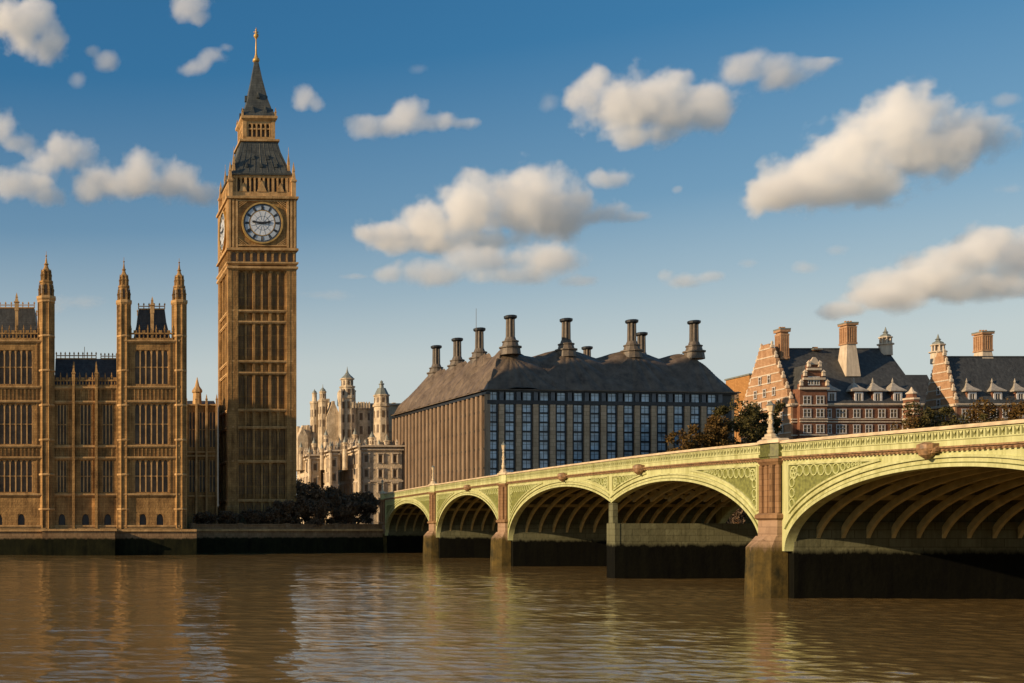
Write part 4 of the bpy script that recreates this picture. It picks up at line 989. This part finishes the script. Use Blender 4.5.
def cupola(root, x, y, z0, z1, r):
    h = z1 - z0; b = MB(); b.lathe(x, y, [(z0 - 1.5, r * 1.0), (z0 + h * .22, r * .95), (z0 + h * .221, r * 1.2), (z0 + h * .27, r * 1.2)], 8)
    b.lathe(x, y, [(z0 + h * .272, r * .45), (z0 + h * .52, r * .45)], 8)
    for i in range(8): a = i * .785 + .39; b.lathe(x + r * .75 * math.cos(a), y + r * .75 * math.sin(a), [(z0 + h * .272, r * .13), (z0 + h * .52, r * .13)], 5)
    b.lathe(x, y, [(z0 + h * .521, r * 1.0), (z0 + h * .56, r * 1.0)], 8); c = b.build('cupola', M['white'], root)
    b = MB(); b.lathe(x, y, [(z0 + h * .562, r * .8), (z0 + h * .64, r * .72), (z0 + h * .7, r * .35), (z0 + h * .75, r * .28), (z0 + h * .77, r * .42), (z0 + h * .82, r * .2), (z1, .05)], 8); b.build('dome', M['lead'], c)
def red_house(label, cpx, bpx, rpx, D, eave_y, ridge_y, dorm, chims, cups, gable_steps=6, front_gable=None, apex_ch=True, turn=0.0):
    k = D / FOC; X0 = (cpx - PX0) * k; Db = X0 * FOC / (bpx - PX0); dep = Db - D; wid = (rpx - PX0) * k - X0
    r_ = thing('red_brick_house', label, 'building', (X0, D, 0))
    lx = lambda x: (x - PX0) * k - X0
    ze = CAM_H + (PY0 - eave_y) * k; Yr = dep / 2; zr_ = CAM_H + (PY0 - ridge_y) * (D + Yr) / FOC
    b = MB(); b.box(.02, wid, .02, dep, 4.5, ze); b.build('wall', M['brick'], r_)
    # side gable seen lit on the left
    gh = zr_ - ze + 1.2
    side_m = Matrix(((0, 1, 0, 0), (-1, 0, 0, dep / 2), (0, 0, 1, 0), (0, 0, 0, 1)))
    b = MB(side_m); gp = [(x, z + ze) for x, z in gable_poly(dep, gh, gable_steps)]; b.extr(gp, -.0, 1.0); b.box(-dep / 2, dep / 2, -.001, .5, ze - 13, ze - .002)
    gb = b.build('gable', M['chim'], r_)  # paler brick than the front: sunlit tone put into the gable colour
    b = MB(side_m); q = 0
    z = ze - 12
    while z < ze + gh - 1:
        f = max(0, (z - ze) / gh); hw = dep / 2 * (1 - f * .86) - .05
        b.box(-hw, hw, -.12, -.002, z, z + .34); b.cut(); z += 2.35
    for i in range(gable_steps):
        f0 = (i + .6) / gable_steps; hw = dep / 2 * (1 - (i + .5) / gable_steps * .86)
        for s in (-1, 1): b.sq(s * hw, .45, [(ze + gh * f0, .42), (ze + gh * f0 + .6, .42), (ze + gh * f0 + .9, .2), (ze + gh * f0 + 1.5, .25), (ze + gh * f0 + 1.9, .03)]); b.cut()
    b.box(-dep / 2 - .3, dep / 2 + .3, -.5, -.003, ze - .3, ze + .35); b.build_each('stone_band', M['white'], gb)
    for row in range(6):
        z = ze - 10.5 + row * 3.5; f = max(0, (z + 2 - ze) / gh); hw = dep / 2 * (1 - f * .95) - 1.7; nn = max(1, int(hw * 2 / 3.6))
        if hw < .7 or f > .75: continue
        for i in range(nn): window_unit(r_, side_m @ Matrix.Translation((0, -.14, 0)), -hw + 2 * hw * (i + .5) / nn, z, 1.1, 1.9, 1)
    # front: bands, windows
    b = MB()
    for z in (ze - .35, ze - 3.9, ze - 4.6, ze - 8.1, ze - 12): b.box(0, wid, -.28, .018, z, z + .32); b.cut()
    b.box(-.2, wid, -.6, .017, ze, ze + .4); b.build_each('stone_band', M['white'], r_)
    x = 1.8; rn = random.Random(int(cpx))
    while x < wid - 1.5:
        wl = rn.choice((2, 2, 3)); w_ = wl * .85
        for z in (ze - 3.2, ze - 7.3, ze - 11.3, ze - 15.3): window_unit(r_, Matrix.Translation((0, -.03, 0)), x + w_ / 2, z, w_, 2.0, wl)
        x += w_ + rn.uniform(1.2, 2.0)
    # roof, hipped at the right
    b = MB(); e = .5
    b.mesh([(.9, -e, ze + .41), (wid + e, -e, ze + .41), (wid + e, dep + e, ze + .41), (.9, dep + e, ze + .41), (.9, Yr, zr_), (wid - 1.5, Yr, zr_), ], [(0, 1, 5, 4), (1, 2, 5), (2, 3, 4, 5), (3, 0, 4), (3, 2, 1, 0)])
    b.box(.9, wid - 1.5, Yr - .15, Yr + .15, zr_ - .1, zr_ + .25); b.build('roof', M['slate'], r_)
    def roof_z(y): return ze + .41 + (zr_ - ze - .41) * (y + e) / (Yr + e)
    for dx in dorm:
        X = lx(dx); z = ze + .6
        b = MB(); b.box(X - 1.35, X + 1.35, .2, 4, z - .3, z + 3.0); dm = b.build('dormer', M['brick'], r_)
        b = MB(); b.box(X - 2.1, X + 2.1, -.4, 4.4, z + 3.002, z + 3.35); b.ring([[(X - 2.0, -.3, z + 3.352), (X + 2.0, -.3, z + 3.352), (X + 2.0, 4.2, z + 3.352), (X - 2.0, 4.2, z + 3.352)], [(X - .9, 1, z + 4.4), (X + .9, 1, z + 4.4), (X + .9, 3, z + 4.4), (X - .9, 3, z + 4.4)], [(X - .1, 1.9, z + 5.6), (X + .1, 1.9, z + 5.6), (X + .1, 2.1, z + 5.6), (X - .1, 2.1, z + 5.6)]])
        b.lathe(X, 2, [(z + 5.5, .12), (z + 5.8, .25), (z + 6.8, .03)], 6); b.build('dormer_roof', M['lead2'], dm)
        g = MB(); g.box(X - .6, X + .6, .1, .25, z + .5, z + 2.4); g.build('window', M['glass'], dm)
        b = MB(); 
        for s in (-1, 1): b.box(X + s * .85 - .25, X + s * .85 + .25, -.02, .198, z + .2, z + 2.7)
        b.box(X - 1.1, X + 1.1, -.021, .197, z + 2.4, z + 2.75); b.box(X - 1.1, X + 1.1, -.022, .196, z + .1, z + .5); b.box(X - .05, X + .05, .03, .099, z + .5, z + 2.4); b.build('frame', M['whitepaint'], dm)
    for (x, yb, yt, w_, base, yy) in chims:
        kk = (D + yy) / FOC; X = (x - PX0) * kk - X0; Z = lambda y: CAM_H + (PY0 - y) * kk
        chimney(r_, X, yy, Z(yb), Z(yt) - .9, w_, w_ * 1.15, None if base is None else Z(base) - 2.5)
    for (x, yb, yt, rr, yy) in cups:
        kk = (D + yy) / FOC; cupola(r_, (x - PX0) * kk - X0, yy, CAM_H + (PY0 - yb) * kk, CAM_H + (PY0 - yt) * kk, rr)
    if front_gable:
        xa, xb, yb, yt = front_gable; X = (lx(xa) + lx(xb)) / 2; gw = lx(xb) - lx(xa); Z = lambda y: CAM_H + (PY0 - y) * k
        b = MB(); b.box(X - gw / 2, X + gw / 2, -1.2, 6, 4.5, Z(yb)); b.extr([(x + X, z + Z(yb)) for x, z in gable_poly(gw, Z(yt) - Z(yb), 3)], -1.2, -.2)
        b.extr([(X - gw / 2 + .4, Z(yb)), (X + gw / 2 - .4, Z(yb)), (X, Z(yt) - 1)], -.198, .5); fg = b.build('front_gable', M['brick'], r_)
        b = MB(); b.extr([(X - gw / 2 + .4, Z(yb)), (X + gw / 2 - .4, Z(yb)), (X, Z(yt) - 1)], .502, 8); b.build('roof', M['slate'], fg)
        b = MB()
        for f in (0, .33, .66): hw = gw / 2 * (1 - f * .86) + .35; zz = Z(yb) + (Z(yt) - Z(yb)) * f; b.box(X - hw, X + hw, -1.7, -1.202, zz - .3, zz + .3)
        hw = gw * .17; b.extr([(X - hw, Z(yt) - 1.4), (X + hw, Z(yt) - 1.4), (X + hw * .7, Z(yt) - .3), (X + .3, Z(yt) + .5), (X - .3, Z(yt) + .5), (X - hw * .7, Z(yt) - .3)], -1.65, -1.203)
        for s in (-1, 1):
            for f in (.05, .38, .7): hw = gw / 2 * (1 - f * .86); zz = Z(yb) + (Z(yt) - Z(yb)) * f; b.sq(X + s * hw, -1.5, [(zz + .31, .35), (zz + 1.2, .3), (zz + 1.3, .45), (zz + 2.0, .04)])
        for z in (ze - .35, ze - 3.9, ze - 4.6, ze - 8.1, ze - 12): b.box(X - gw / 2 - .1, X + gw / 2 + .1, -1.45, -1.203, z, z + .32); b.cut()
        b.build_each('stone_band', M['white'], fg)
        for z in (Z(yb) + 1.0, ze - 3.2 + 3.4, ze - 3.2, ze - 7.3, ze - 11.3):
            for s in ((-1, 1) if z < Z(yb) else (-.45, .45)): window_unit(r_, Matrix.Translation((0, -1.24, 0)), X + s * gw * .24, z, 1.9 if z < Z(yb) else 1.3, 1.9, 2)
    return r_
red_house('nearer red brick house with tall slate roof and lit stepped gable beside the office block', 791, 741, 923, 288, 405, 349, (832, 859, 878, 898),
    [(782, 360, 327, 2.0, None, 10), (848, 345, 321, 2.4, 368, 7), (815, 351, 347, 1.6, None, 11)], [(885.5, 350, 327, 1.7, 11)], 6, (797, 824, 389, 360))
red_house('farther red brick house whose striped stepped gable carries a cupola', 955, 924, 1100, 292, 405, 357, (972.5, 998, 1021, 1044, 1068),
    [(983, 352, 330, 2.5, 367, 7), (1060, 352, 330, 2.5, 367, 7)], [(938, 358, 334, 1.8, 8)], 6, None)
# link range between them with lower roof
lk = thing('link_building', 'lower slate roofed brick range between the two red brick houses', 'building', ((896 - PX0) * 300 / FOC, 312, 0))
b = MB(); b.box(0, 22, 0, 12, 4.5, 5 + 122 * .273); b.build('wall', M['brick'], lk)
b = MB(); b.mesh([(0, -.5, 38.3), (22, -.5, 38.3), (22, 12.5, 38.3), (0, 12.5, 38.3), (0, 6, 49), (22, 6, 49)], [(0, 1, 5, 4), (3, 4, 5, 2), (0, 4, 3), (1, 2, 5), (0, 3, 2, 1)]); b.build('roof', M['slate'], lk)
chimney(lk, 4.8, 9, 46, 51.8, 3.4, 3.2)
# small lit turret house before the second gable
tr = thing('brick_turret', 'small striped brick stair turret with pointed finial catching sunlight between the two red houses', 'turret', ((911.5 - PX0) * 284 / FOC, 284, 0))
kt = 284 / FOC; Zt = lambda y: CAM_H + (PY0 - y) * kt
b = MB(); b.lathe(0, 0, [(4.5, 1.9), (Zt(400), 1.8), (Zt(397), 1.2), (Zt(394), 1.1)], 8); b.build('shaft', M['brick'], tr)
b = MB()
for yy in (430, 425, 420, 415, 410, 405, 400): b.lathe(0, 0, [(Zt(yy), 1.98), (Zt(yy) + .45, 1.98)], 8); b.cut()
b.lathe(0, 0, [(Zt(394), 1.3), (Zt(393), 1.3), (Zt(391), .6), (Zt(387), .08)], 8); b.build_each('stone_band', M['white'], tr)
# small orange block behind the office block
ob = thing('brick_block', 'plain orange brick block catching the sun between the office roof and the brick gable', 'building', ((749.5 - PX0) * 330 / FOC, 330, 0))
b = MB(); k = 330 / FOC; b.box(0, 2.2, 0, 12.5, 4.5, CAM_H + (PY0 - 375) * k); b.build('wall', M['orange'], ob)
b = MB(); b.box(-.3, 2.5, -.3, 12.8, CAM_H + (PY0 - 375) * k + .002, CAM_H + (PY0 - 373.5) * k); b.build('roof_slab', M['lead'], ob)
b = MB(); b.box(-.05, .2, 5.5, 8.5, CAM_H + (PY0 - 397) * k, CAM_H + (PY0 - 389) * k); b.build('window', M['glass_and_shade'], ob)

# ------------------------------------------------------------------ trees
def leafmat(name, c1, c2):
    m = bpy.data.materials.new(name); m.use_nodes = True; nt = m.node_tree; b = nt.nodes['Principled BSDF']; b.inputs['Roughness'].default_value = .7; b.inputs['Specular IOR Level'].default_value = .2
    g = nt.nodes.new('ShaderNodeNewGeometry'); n = nt.nodes.new('ShaderNodeTexNoise'); n.inputs['Scale'].default_value = .8; n.inputs['Detail'].default_value = 4
    cr = nt.nodes.new('ShaderNodeValToRGB'); cr.color_ramp.elements[0].position = .35; cr.color_ramp.elements[1].position = .65; cr.color_ramp.elements[0].color = (*c1, 1); cr.color_ramp.elements[1].color = (*c2, 1)
    nt.links.new(g.outputs['Position'], n.inputs['Vector']); nt.links.new(n.outputs['Fac'], cr.inputs[0]); nt.links.new(cr.outputs[0], b.inputs['Base Color']); return m
LEAF = [leafmat('autumn_leaves', (.05, .028, .008), (.13, .075, .015)), leafmat('olive_leaves', (.035, .032, .01), (.085, .07, .018)), leafmat('bare_twigs', (.075, .05, .03), (.16, .105, .06))]
BARK = plain('bark', (.06, .045, .03), .9)
def tree(x, y, z0, h, r, label, kind=0, seed=0, n=9000, name='plane_tree', group='plane trees behind the bridge parapet', cat='tree', leaf=.3):
    rn = random.Random(seed); t = thing(name, label, cat, (x, y, z0), 0, group)
    b = MB(); th = h * (.16 if kind == 2 else .34); b.lathe(0, 0, [(-.2, r * .10), (.6, r * .065), (th, r * .045)], 8); tips = []
    for i in range(9):
        a = i * 2.4 + rn.uniform(-.3, .3); s = (0, 0, th * rn.uniform(.65, 1)); rr = r * rn.uniform(.35, .7)
        p = (rr * .5 * math.cos(a), rr * .5 * math.sin(a), th + (h - th) * rn.uniform(.15, .35)); q = (rr * math.cos(a), rr * math.sin(a), th + (h - th) * rn.uniform(.4, .8))
        b.bar(s, p, r * .035, r * .024); b.bar(p, q, r * .024, r * .008); tips.append(q)
        for j in range(3):
            q2 = (q[0] + rn.uniform(-.3, .3) * r, q[1] + rn.uniform(-.3, .3) * r, q[2] + rn.uniform(-.05, .2) * h); b.bar(p, q2, r * .012, r * .003, 4); tips.append(q2)
    b.build('trunk', BARK, t)
    cl = []
    for q in tips: cl.append((Vector(q), r * rn.uniform(.16, .34)))
    for i in range(16):
        a = rn.uniform(0, 6.28); f = rn.uniform(.3, .95); zz = rn.uniform(.10 if kind == 2 else .24, .95); w_ = math.sin(math.pi * min(1, (zz * .8 + .12))) ; cl.append((Vector((r * f * w_ * math.cos(a), r * f * w_ * math.sin(a), h * zz)), r * rn.uniform(.14, .3)))
    v = []; f = []
    for i in range(n):
        c, cr = rn.choice(cl); d = Vector((rn.gauss(0, 1), rn.gauss(0, 1), rn.gauss(0, .75))); d = d.normalized() * cr * rn.uniform(.25, 1.08) ** .6
        p = c + d
        if p.z < (.1 if kind == 2 else h * .14): continue
        u = Vector((rn.gauss(0, 1), rn.gauss(0, 1), rn.gauss(0, 1))).normalized(); w_ = u.cross(Vector((rn.gauss(0, 1), rn.gauss(0, 1), rn.gauss(0, 1)))).normalized(); s = leaf * rn.uniform(.6, 1.3)
        k0 = len(v); v += [tuple(p - u * s), tuple(p + w_ * s * .55), tuple(p + u * s), tuple(p - w_ * s * .55)]; f.append((k0, k0 + 1, k0 + 2, k0 + 3))
    me = bpy.data.meshes.new('crown'); me.from_pydata(v, [], f); me.materials.append(LEAF[kind]); o = bpy.data.objects.new('crown', me); C.objects.link(o); o.parent = t
def tree_px(xp, ytop, D, r, label, kind, seed, z0=4.7, **kw):
    p = PX(xp, ytop, D); tree(p.x, p.y, z0, p.z - z0, r, label, kind, seed, **kw)
tree_px(709, 421, 232, 5.2, 'low brown autumn tree in front of the last glazed bays of the office block', 0, 1)
tree_px(741, 403, 236, 6.0, 'tall dark autumn tree between the office block and the near red brick house', 1, 2)
tree_px(764, 410, 240, 4.2, 'narrow dark tree just behind the nearest bridge lamp standard', 1, 3)
tree_px(684, 432, 231, 3.6, 'smallest, rusty shrub sized tree against the sandstone office piers', 0, 4, n=2600)
tree_px(927, 408, 242, 5.5, 'olive tree in front of the striped gable of the second red brick house', 1, 5)
tree_px(908, 418, 240, 3.6, 'low olive tree at the foot of the small striped brick turret', 0, 6, n=2600)
tree_px(1000, 404, 238, 6.4, 'broad olive brown tree before the dormers of the farther brick house', 0, 7)
tree_px(972, 414, 238, 3.8, 'small dark tree between the broad olive brown tree and the striped gable', 1, 8, n=2600)
bu = [(305, 478, 224, 3.6), (322, 484, 221, 3.4), (338, 489, 222, 3.2), (352, 494, 224, 3.2), (366, 492, 226, 3.0), (290, 500, 217, 3.0), (255, 511, 217, 2.6), (228, 512, 217, 2.4), (204, 513, 216, 2.4), (272, 509, 216, 2.4), (314, 500, 217, 3.0), (345, 503, 220, 3.0)]
bl = ['tallest dark bare bush right beside the clock tower corner', 'dark bare bush under the crowded small turrets of the pale stone building', 'dark bare bush below the middle of the pale stone building', 'dark bush under the round stone bastion', 'dark bush at the bridge end below the cupola', 'dark bush against the tower buttress nearest the bridge', 'dark bush before the middle of the clock tower base', 'dark bush before the tower buttress nearest the annexe', 'dark bush in front of the shaded annexe', 'low dark bush between the middle of the tower base and its bridge side buttress', 'low front bush between the embankment wall and the tallest bush', 'low front bush behind the embankment wall near the bridge']
bu += [(731, 503, 229, 4.2), (747, 501, 231, 4.5)]; bl += ['added dark bush filling the gap low through the fourth arch', 'added dark bush filling the gap behind the nearest bridge pilaster']  # two bushes added to cover the bright gap under the arch
for i, (a, (xp, yt, D, r)) in enumerate(zip(bl, bu)): tree_px(xp, yt, D, r, a, 2, 20 + i, n=4500, name='bare_bush', group='dark bushes along the embankment', cat='bush', leaf=.26)
# ------------------------------------------------------------------ clouds (real volumes, far behind the city)
def cloud(blobs, label, D, dens=0.03, thick=0.9, soft=1.0, seed=0):
    """blobs: (x, y, rx, ry) as seen; each becomes an ellipsoid, depth thick*rx"""
    k = D / FOC
    cx = sum(b[0] for b in blobs) / len(blobs); cyy = sum(b[1] for b in blobs) / len(blobs)
    org = PX(cx, cyy, D)
    rnd = random.Random(seed)
    bl = []
    for (x, y, rx, ry) in blobs:
        c = PX(x, y, D) - org; c.y += rnd.uniform(-.3, .3) * rx * k
        bl.append((c, Vector((rx * k, min(rx, ry * 1.6) * k * thick, ry * k))))
    bm = bmesh.new()
    for c, r in bl:
        M = Matrix.Translation(c) @ Matrix.Diagonal((r.x * 1.35, r.y * 1.3, r.z * 1.42, 1))
        bmesh.ops.create_icosphere(bm, subdivisions=3, radius=1, matrix=M)
    me = bpy.data.meshes.new('cloud'); bm.to_mesh(me); bm.free()
    o = bpy.data.objects.new('cloud', me); C.objects.link(o); o.location = org
    md = o.modifiers.new('union', 'REMESH'); md.mode = 'VOXEL'
    md.voxel_size = max(4.0, max(max(r) for c, r in bl) / 14)
    m = bpy.data.materials.new('cloud_vapour'); m.use_nodes = True; nt = m.node_tree; nt.nodes.clear()
    N = nt.nodes.new; L = nt.links.new
    tc = N('ShaderNodeTexCoord'); out = N('ShaderNodeOutputMaterial')
    # warp
    nz = N('ShaderNodeTexNoise'); nz.inputs['Scale'].default_value = 1 / (30 * k); nz.inputs['Detail'].default_value = 5
    nz.inputs['Roughness'].default_value = 0.6
    off = N('ShaderNodeVectorMath'); off.operation = 'ADD'; off.inputs[1].default_value = (seed * 1371., seed * 77., 0)
    L(tc.outputs['Object'], off.inputs[0]); L(off.outputs[0], nz.inputs['Vector'])
    prev = None
    for c, r in bl:
        a = N('ShaderNodeVectorMath'); a.operation = 'SUBTRACT'; a.inputs[1].default_value = c
        L(tc.outputs['Object'], a.inputs[0])
        b = N('ShaderNodeVectorMath'); b.operation = 'DIVIDE'; b.inputs[1].default_value = r
        L(a.outputs[0], b.inputs[0])
        l = N('ShaderNodeVectorMath'); l.operation = 'LENGTH'; L(b.outputs[0], l.inputs[0])
        if prev is None: prev = l.outputs['Value']
        else:
            s = N('ShaderNodeMath'); s.operation = 'SMOOTH_MIN'; s.inputs[2].default_value = 0.22
            L(prev, s.inputs[0]); L(l.outputs['Value'], s.inputs[1]); prev = s.outputs[0]
    # density = clamp((1 + amp*(noise-.5) - d) * sharp) * dens
    a1 = N('ShaderNodeMath'); a1.operation = 'MULTIPLY_ADD'; a1.inputs[1].default_value = 2.3; a1.inputs[2].default_value = -0.17
    L(nz.outputs['Fac'], a1.inputs[0])
    a2 = N('ShaderNodeMath'); a2.operation = 'SUBTRACT'; L(a1.outputs[0], a2.inputs[0]); L(prev, a2.inputs[1])
    a3 = N('ShaderNodeMath'); a3.operation = 'MULTIPLY'; a3.inputs[1].default_value = 2.2 / soft; a3.use_clamp = True
    L(a2.outputs[0], a3.inputs[0])
    a4 = N('ShaderNodeMath'); a4.operation = 'MULTIPLY'; a4.inputs[1].default_value = dens * .5 * 2500 / D
    L(a3.outputs[0], a4.inputs[0])
    v = N('ShaderNodeVolumePrincipled'); v.inputs['Color'].default_value = (1.0, 0.996, 0.984, 1); v.inputs['Anisotropy'].default_value = 0.0
    L(a4.outputs[0], v.inputs['Density']); L(v.outputs[0], out.inputs['Volume'])
    try: m.cycles.volume_sampling = 'MULTIPLE_IMPORTANCE'
    except Exception: pass
    me.materials.append(m)
    o['label'] = label; o['category'] = 'cloud'; o['group'] = 'clouds scattered over the blue sky'
    return o
CL = [
 ([(775,195,40,22),(812,178,42,30),(850,158,44,38),(893,130,48,40),(930,150,48,32),(975,140,34,26),(902,105,22,16),(860,185,60,22),(755,203,22,13)], 'largest cloud, climbing to the right above the red brick roofs', 3200, .05, .9, 1),
 ([(392,232,36,16),(430,222,38,26),(470,212,40,34),(520,205,44,34),(565,212,42,28),(530,185,24,18),(600,216,28,13),(628,218,24,6),(420,245,60,11),(480,240,60,13)], 'long puffy grey based cloud in the middle of the sky over the office flues', 2500, .05, .9, 1),
 ([(480,262,44,16),(430,272,34,14),(545,258,34,22),(385,275,22,9),(355,276,20,4),(510,278,54,10),(575,283,24,6)], 'flat lower cloud just beneath the long puffy middle cloud', 2250, .04, .8, 1.2),
 ([(585,98,24,26),(620,108,36,36),(665,108,40,32),(700,110,34,24),(635,140,36,13),(598,80,16,12),(680,80,14,11)], 'round heavy cream cloud high right of centre', 2500, .05, .9, 1),
 ([(550,103,14,12)], 'faint wisp touching the left side of the high cream cloud', 2500, .012, .9, 1.6),
 ([(370,126,28,13),(390,124,26,15),(405,117,22,17),(432,125,30,12),(460,126,22,8)], 'small humped cloud right of the tower spire', 2500, .04, .9, 1.1),
 ([(745,68,28,18),(765,70,28,18),(785,76,28,14),(812,66,26,8),(832,60,14,4)], 'small cloud at the top between the high cream cloud and the largest cloud', 2600, .035, .9, 1.3),
 ([(596,179,14,9),(615,178,17,11)], 'tiny round cloud between the high cream cloud and the long middle cloud', 2500, .04, .9, 1.1),
 ([(685,281,20,9),(712,277,20,7),(664,275,9,8)], 'small low cloud above the right end of the office roof', 2250, .035, .9, 1.2),
 ([(677,189,7,5)], 'smallest cloudlet alone below the high cream cloud', 2500, .03, .9, 1.2),
 ([(803,268,16,8)], 'tiny faint cloud left of the low right hand cloud', 2700, .025, .9, 1.4),
 ([(747,263,14,6)], 'thin faint cloudlet right of the small low cloud', 2200, .02, .9, 1.5),
 ([(834,251,12,6)], 'thin faint cloudlet under the belly of the largest cloud', 2150, .02, .9, 1.5),
 ([(985,254,40,28),(1025,262,36,30),(935,274,38,27),(900,284,34,21),(965,288,54,17),(880,300,44,15),(848,309,30,11),(997,236,18,13)], 'low bright cloud at the right edge above the brick chimneys', 2600, .05, .9, 1),
 ([(1012,98,16,7)], 'small grey wisp at the upper right edge', 2500, .02, .9, 1.5),
 ([(1010,190,18,5)], 'thin grey streak at the right edge under the largest cloud', 2600, .012, .9, 1.7),
 ([(22,28,34,24),(48,42,24,20),(0,18,24,22),(38,10,16,10)], 'cloud cut by the upper left corner', 2500, .05, .9, 1),
 ([(190,8,24,13),(200,16,12,9)], 'small cloud touching the top edge left of the spire', 2500, .04, .9, 1.1),
 ([(108,62,15,10),(92,51,9,6)], 'small cloud right of the upper left corner cloud', 2500, .035, .9, 1.2),
 ([(76,78,11,8)], 'faint little puff beneath the upper left corner cloud', 2500, .02, .9, 1.5),
 ([(190,71,16,7),(202,65,16,8),(214,57,16,8),(227,48,10,5)], 'slanting little cloud left of the spire tip', 2500, .035, .9, 1.2),
 ([(305,99,15,14),(315,106,10,9)], 'small cloud immediately right of the spire', 2500, .04, .9, 1.1),
 ([(0,128,18,20),(16,142,20,12),(30,152,12,8)], 'cloud scrap at the left edge', 2500, .035, .9, 1.2),
 ([(64,150,28,21),(30,180,28,17),(5,184,20,15),(48,195,22,12),(42,166,26,15)], 'ragged left hand cloud above the palace turrets', 2500, .04, .9, 1.1),
 ([(98,178,28,19),(142,170,30,23),(172,182,32,21),(125,185,36,17),(202,192,24,13),(88,192,18,12)], 'fat cloud directly left of the clock face', 2500, .045, .9, 1.1),
 ([(325,294,34,6)], 'thin low streak of cloud right of the clock tower shaft', 2800, .012, .9, 1.6),
 ([(78,302,32,8),(55,308,20,5)], 'thin peach streak between the palace turrets', 2800, .014, .9, 1.6),
 ([(418,70,12,5)], 'tiny slanting wisp high above the humped cloud', 2500, .012, .9, 1.6),
]
for i, (b, l, D, de, th, so) in enumerate(CL): cloud(b, l, D, de, th, so, seed=i + 1)
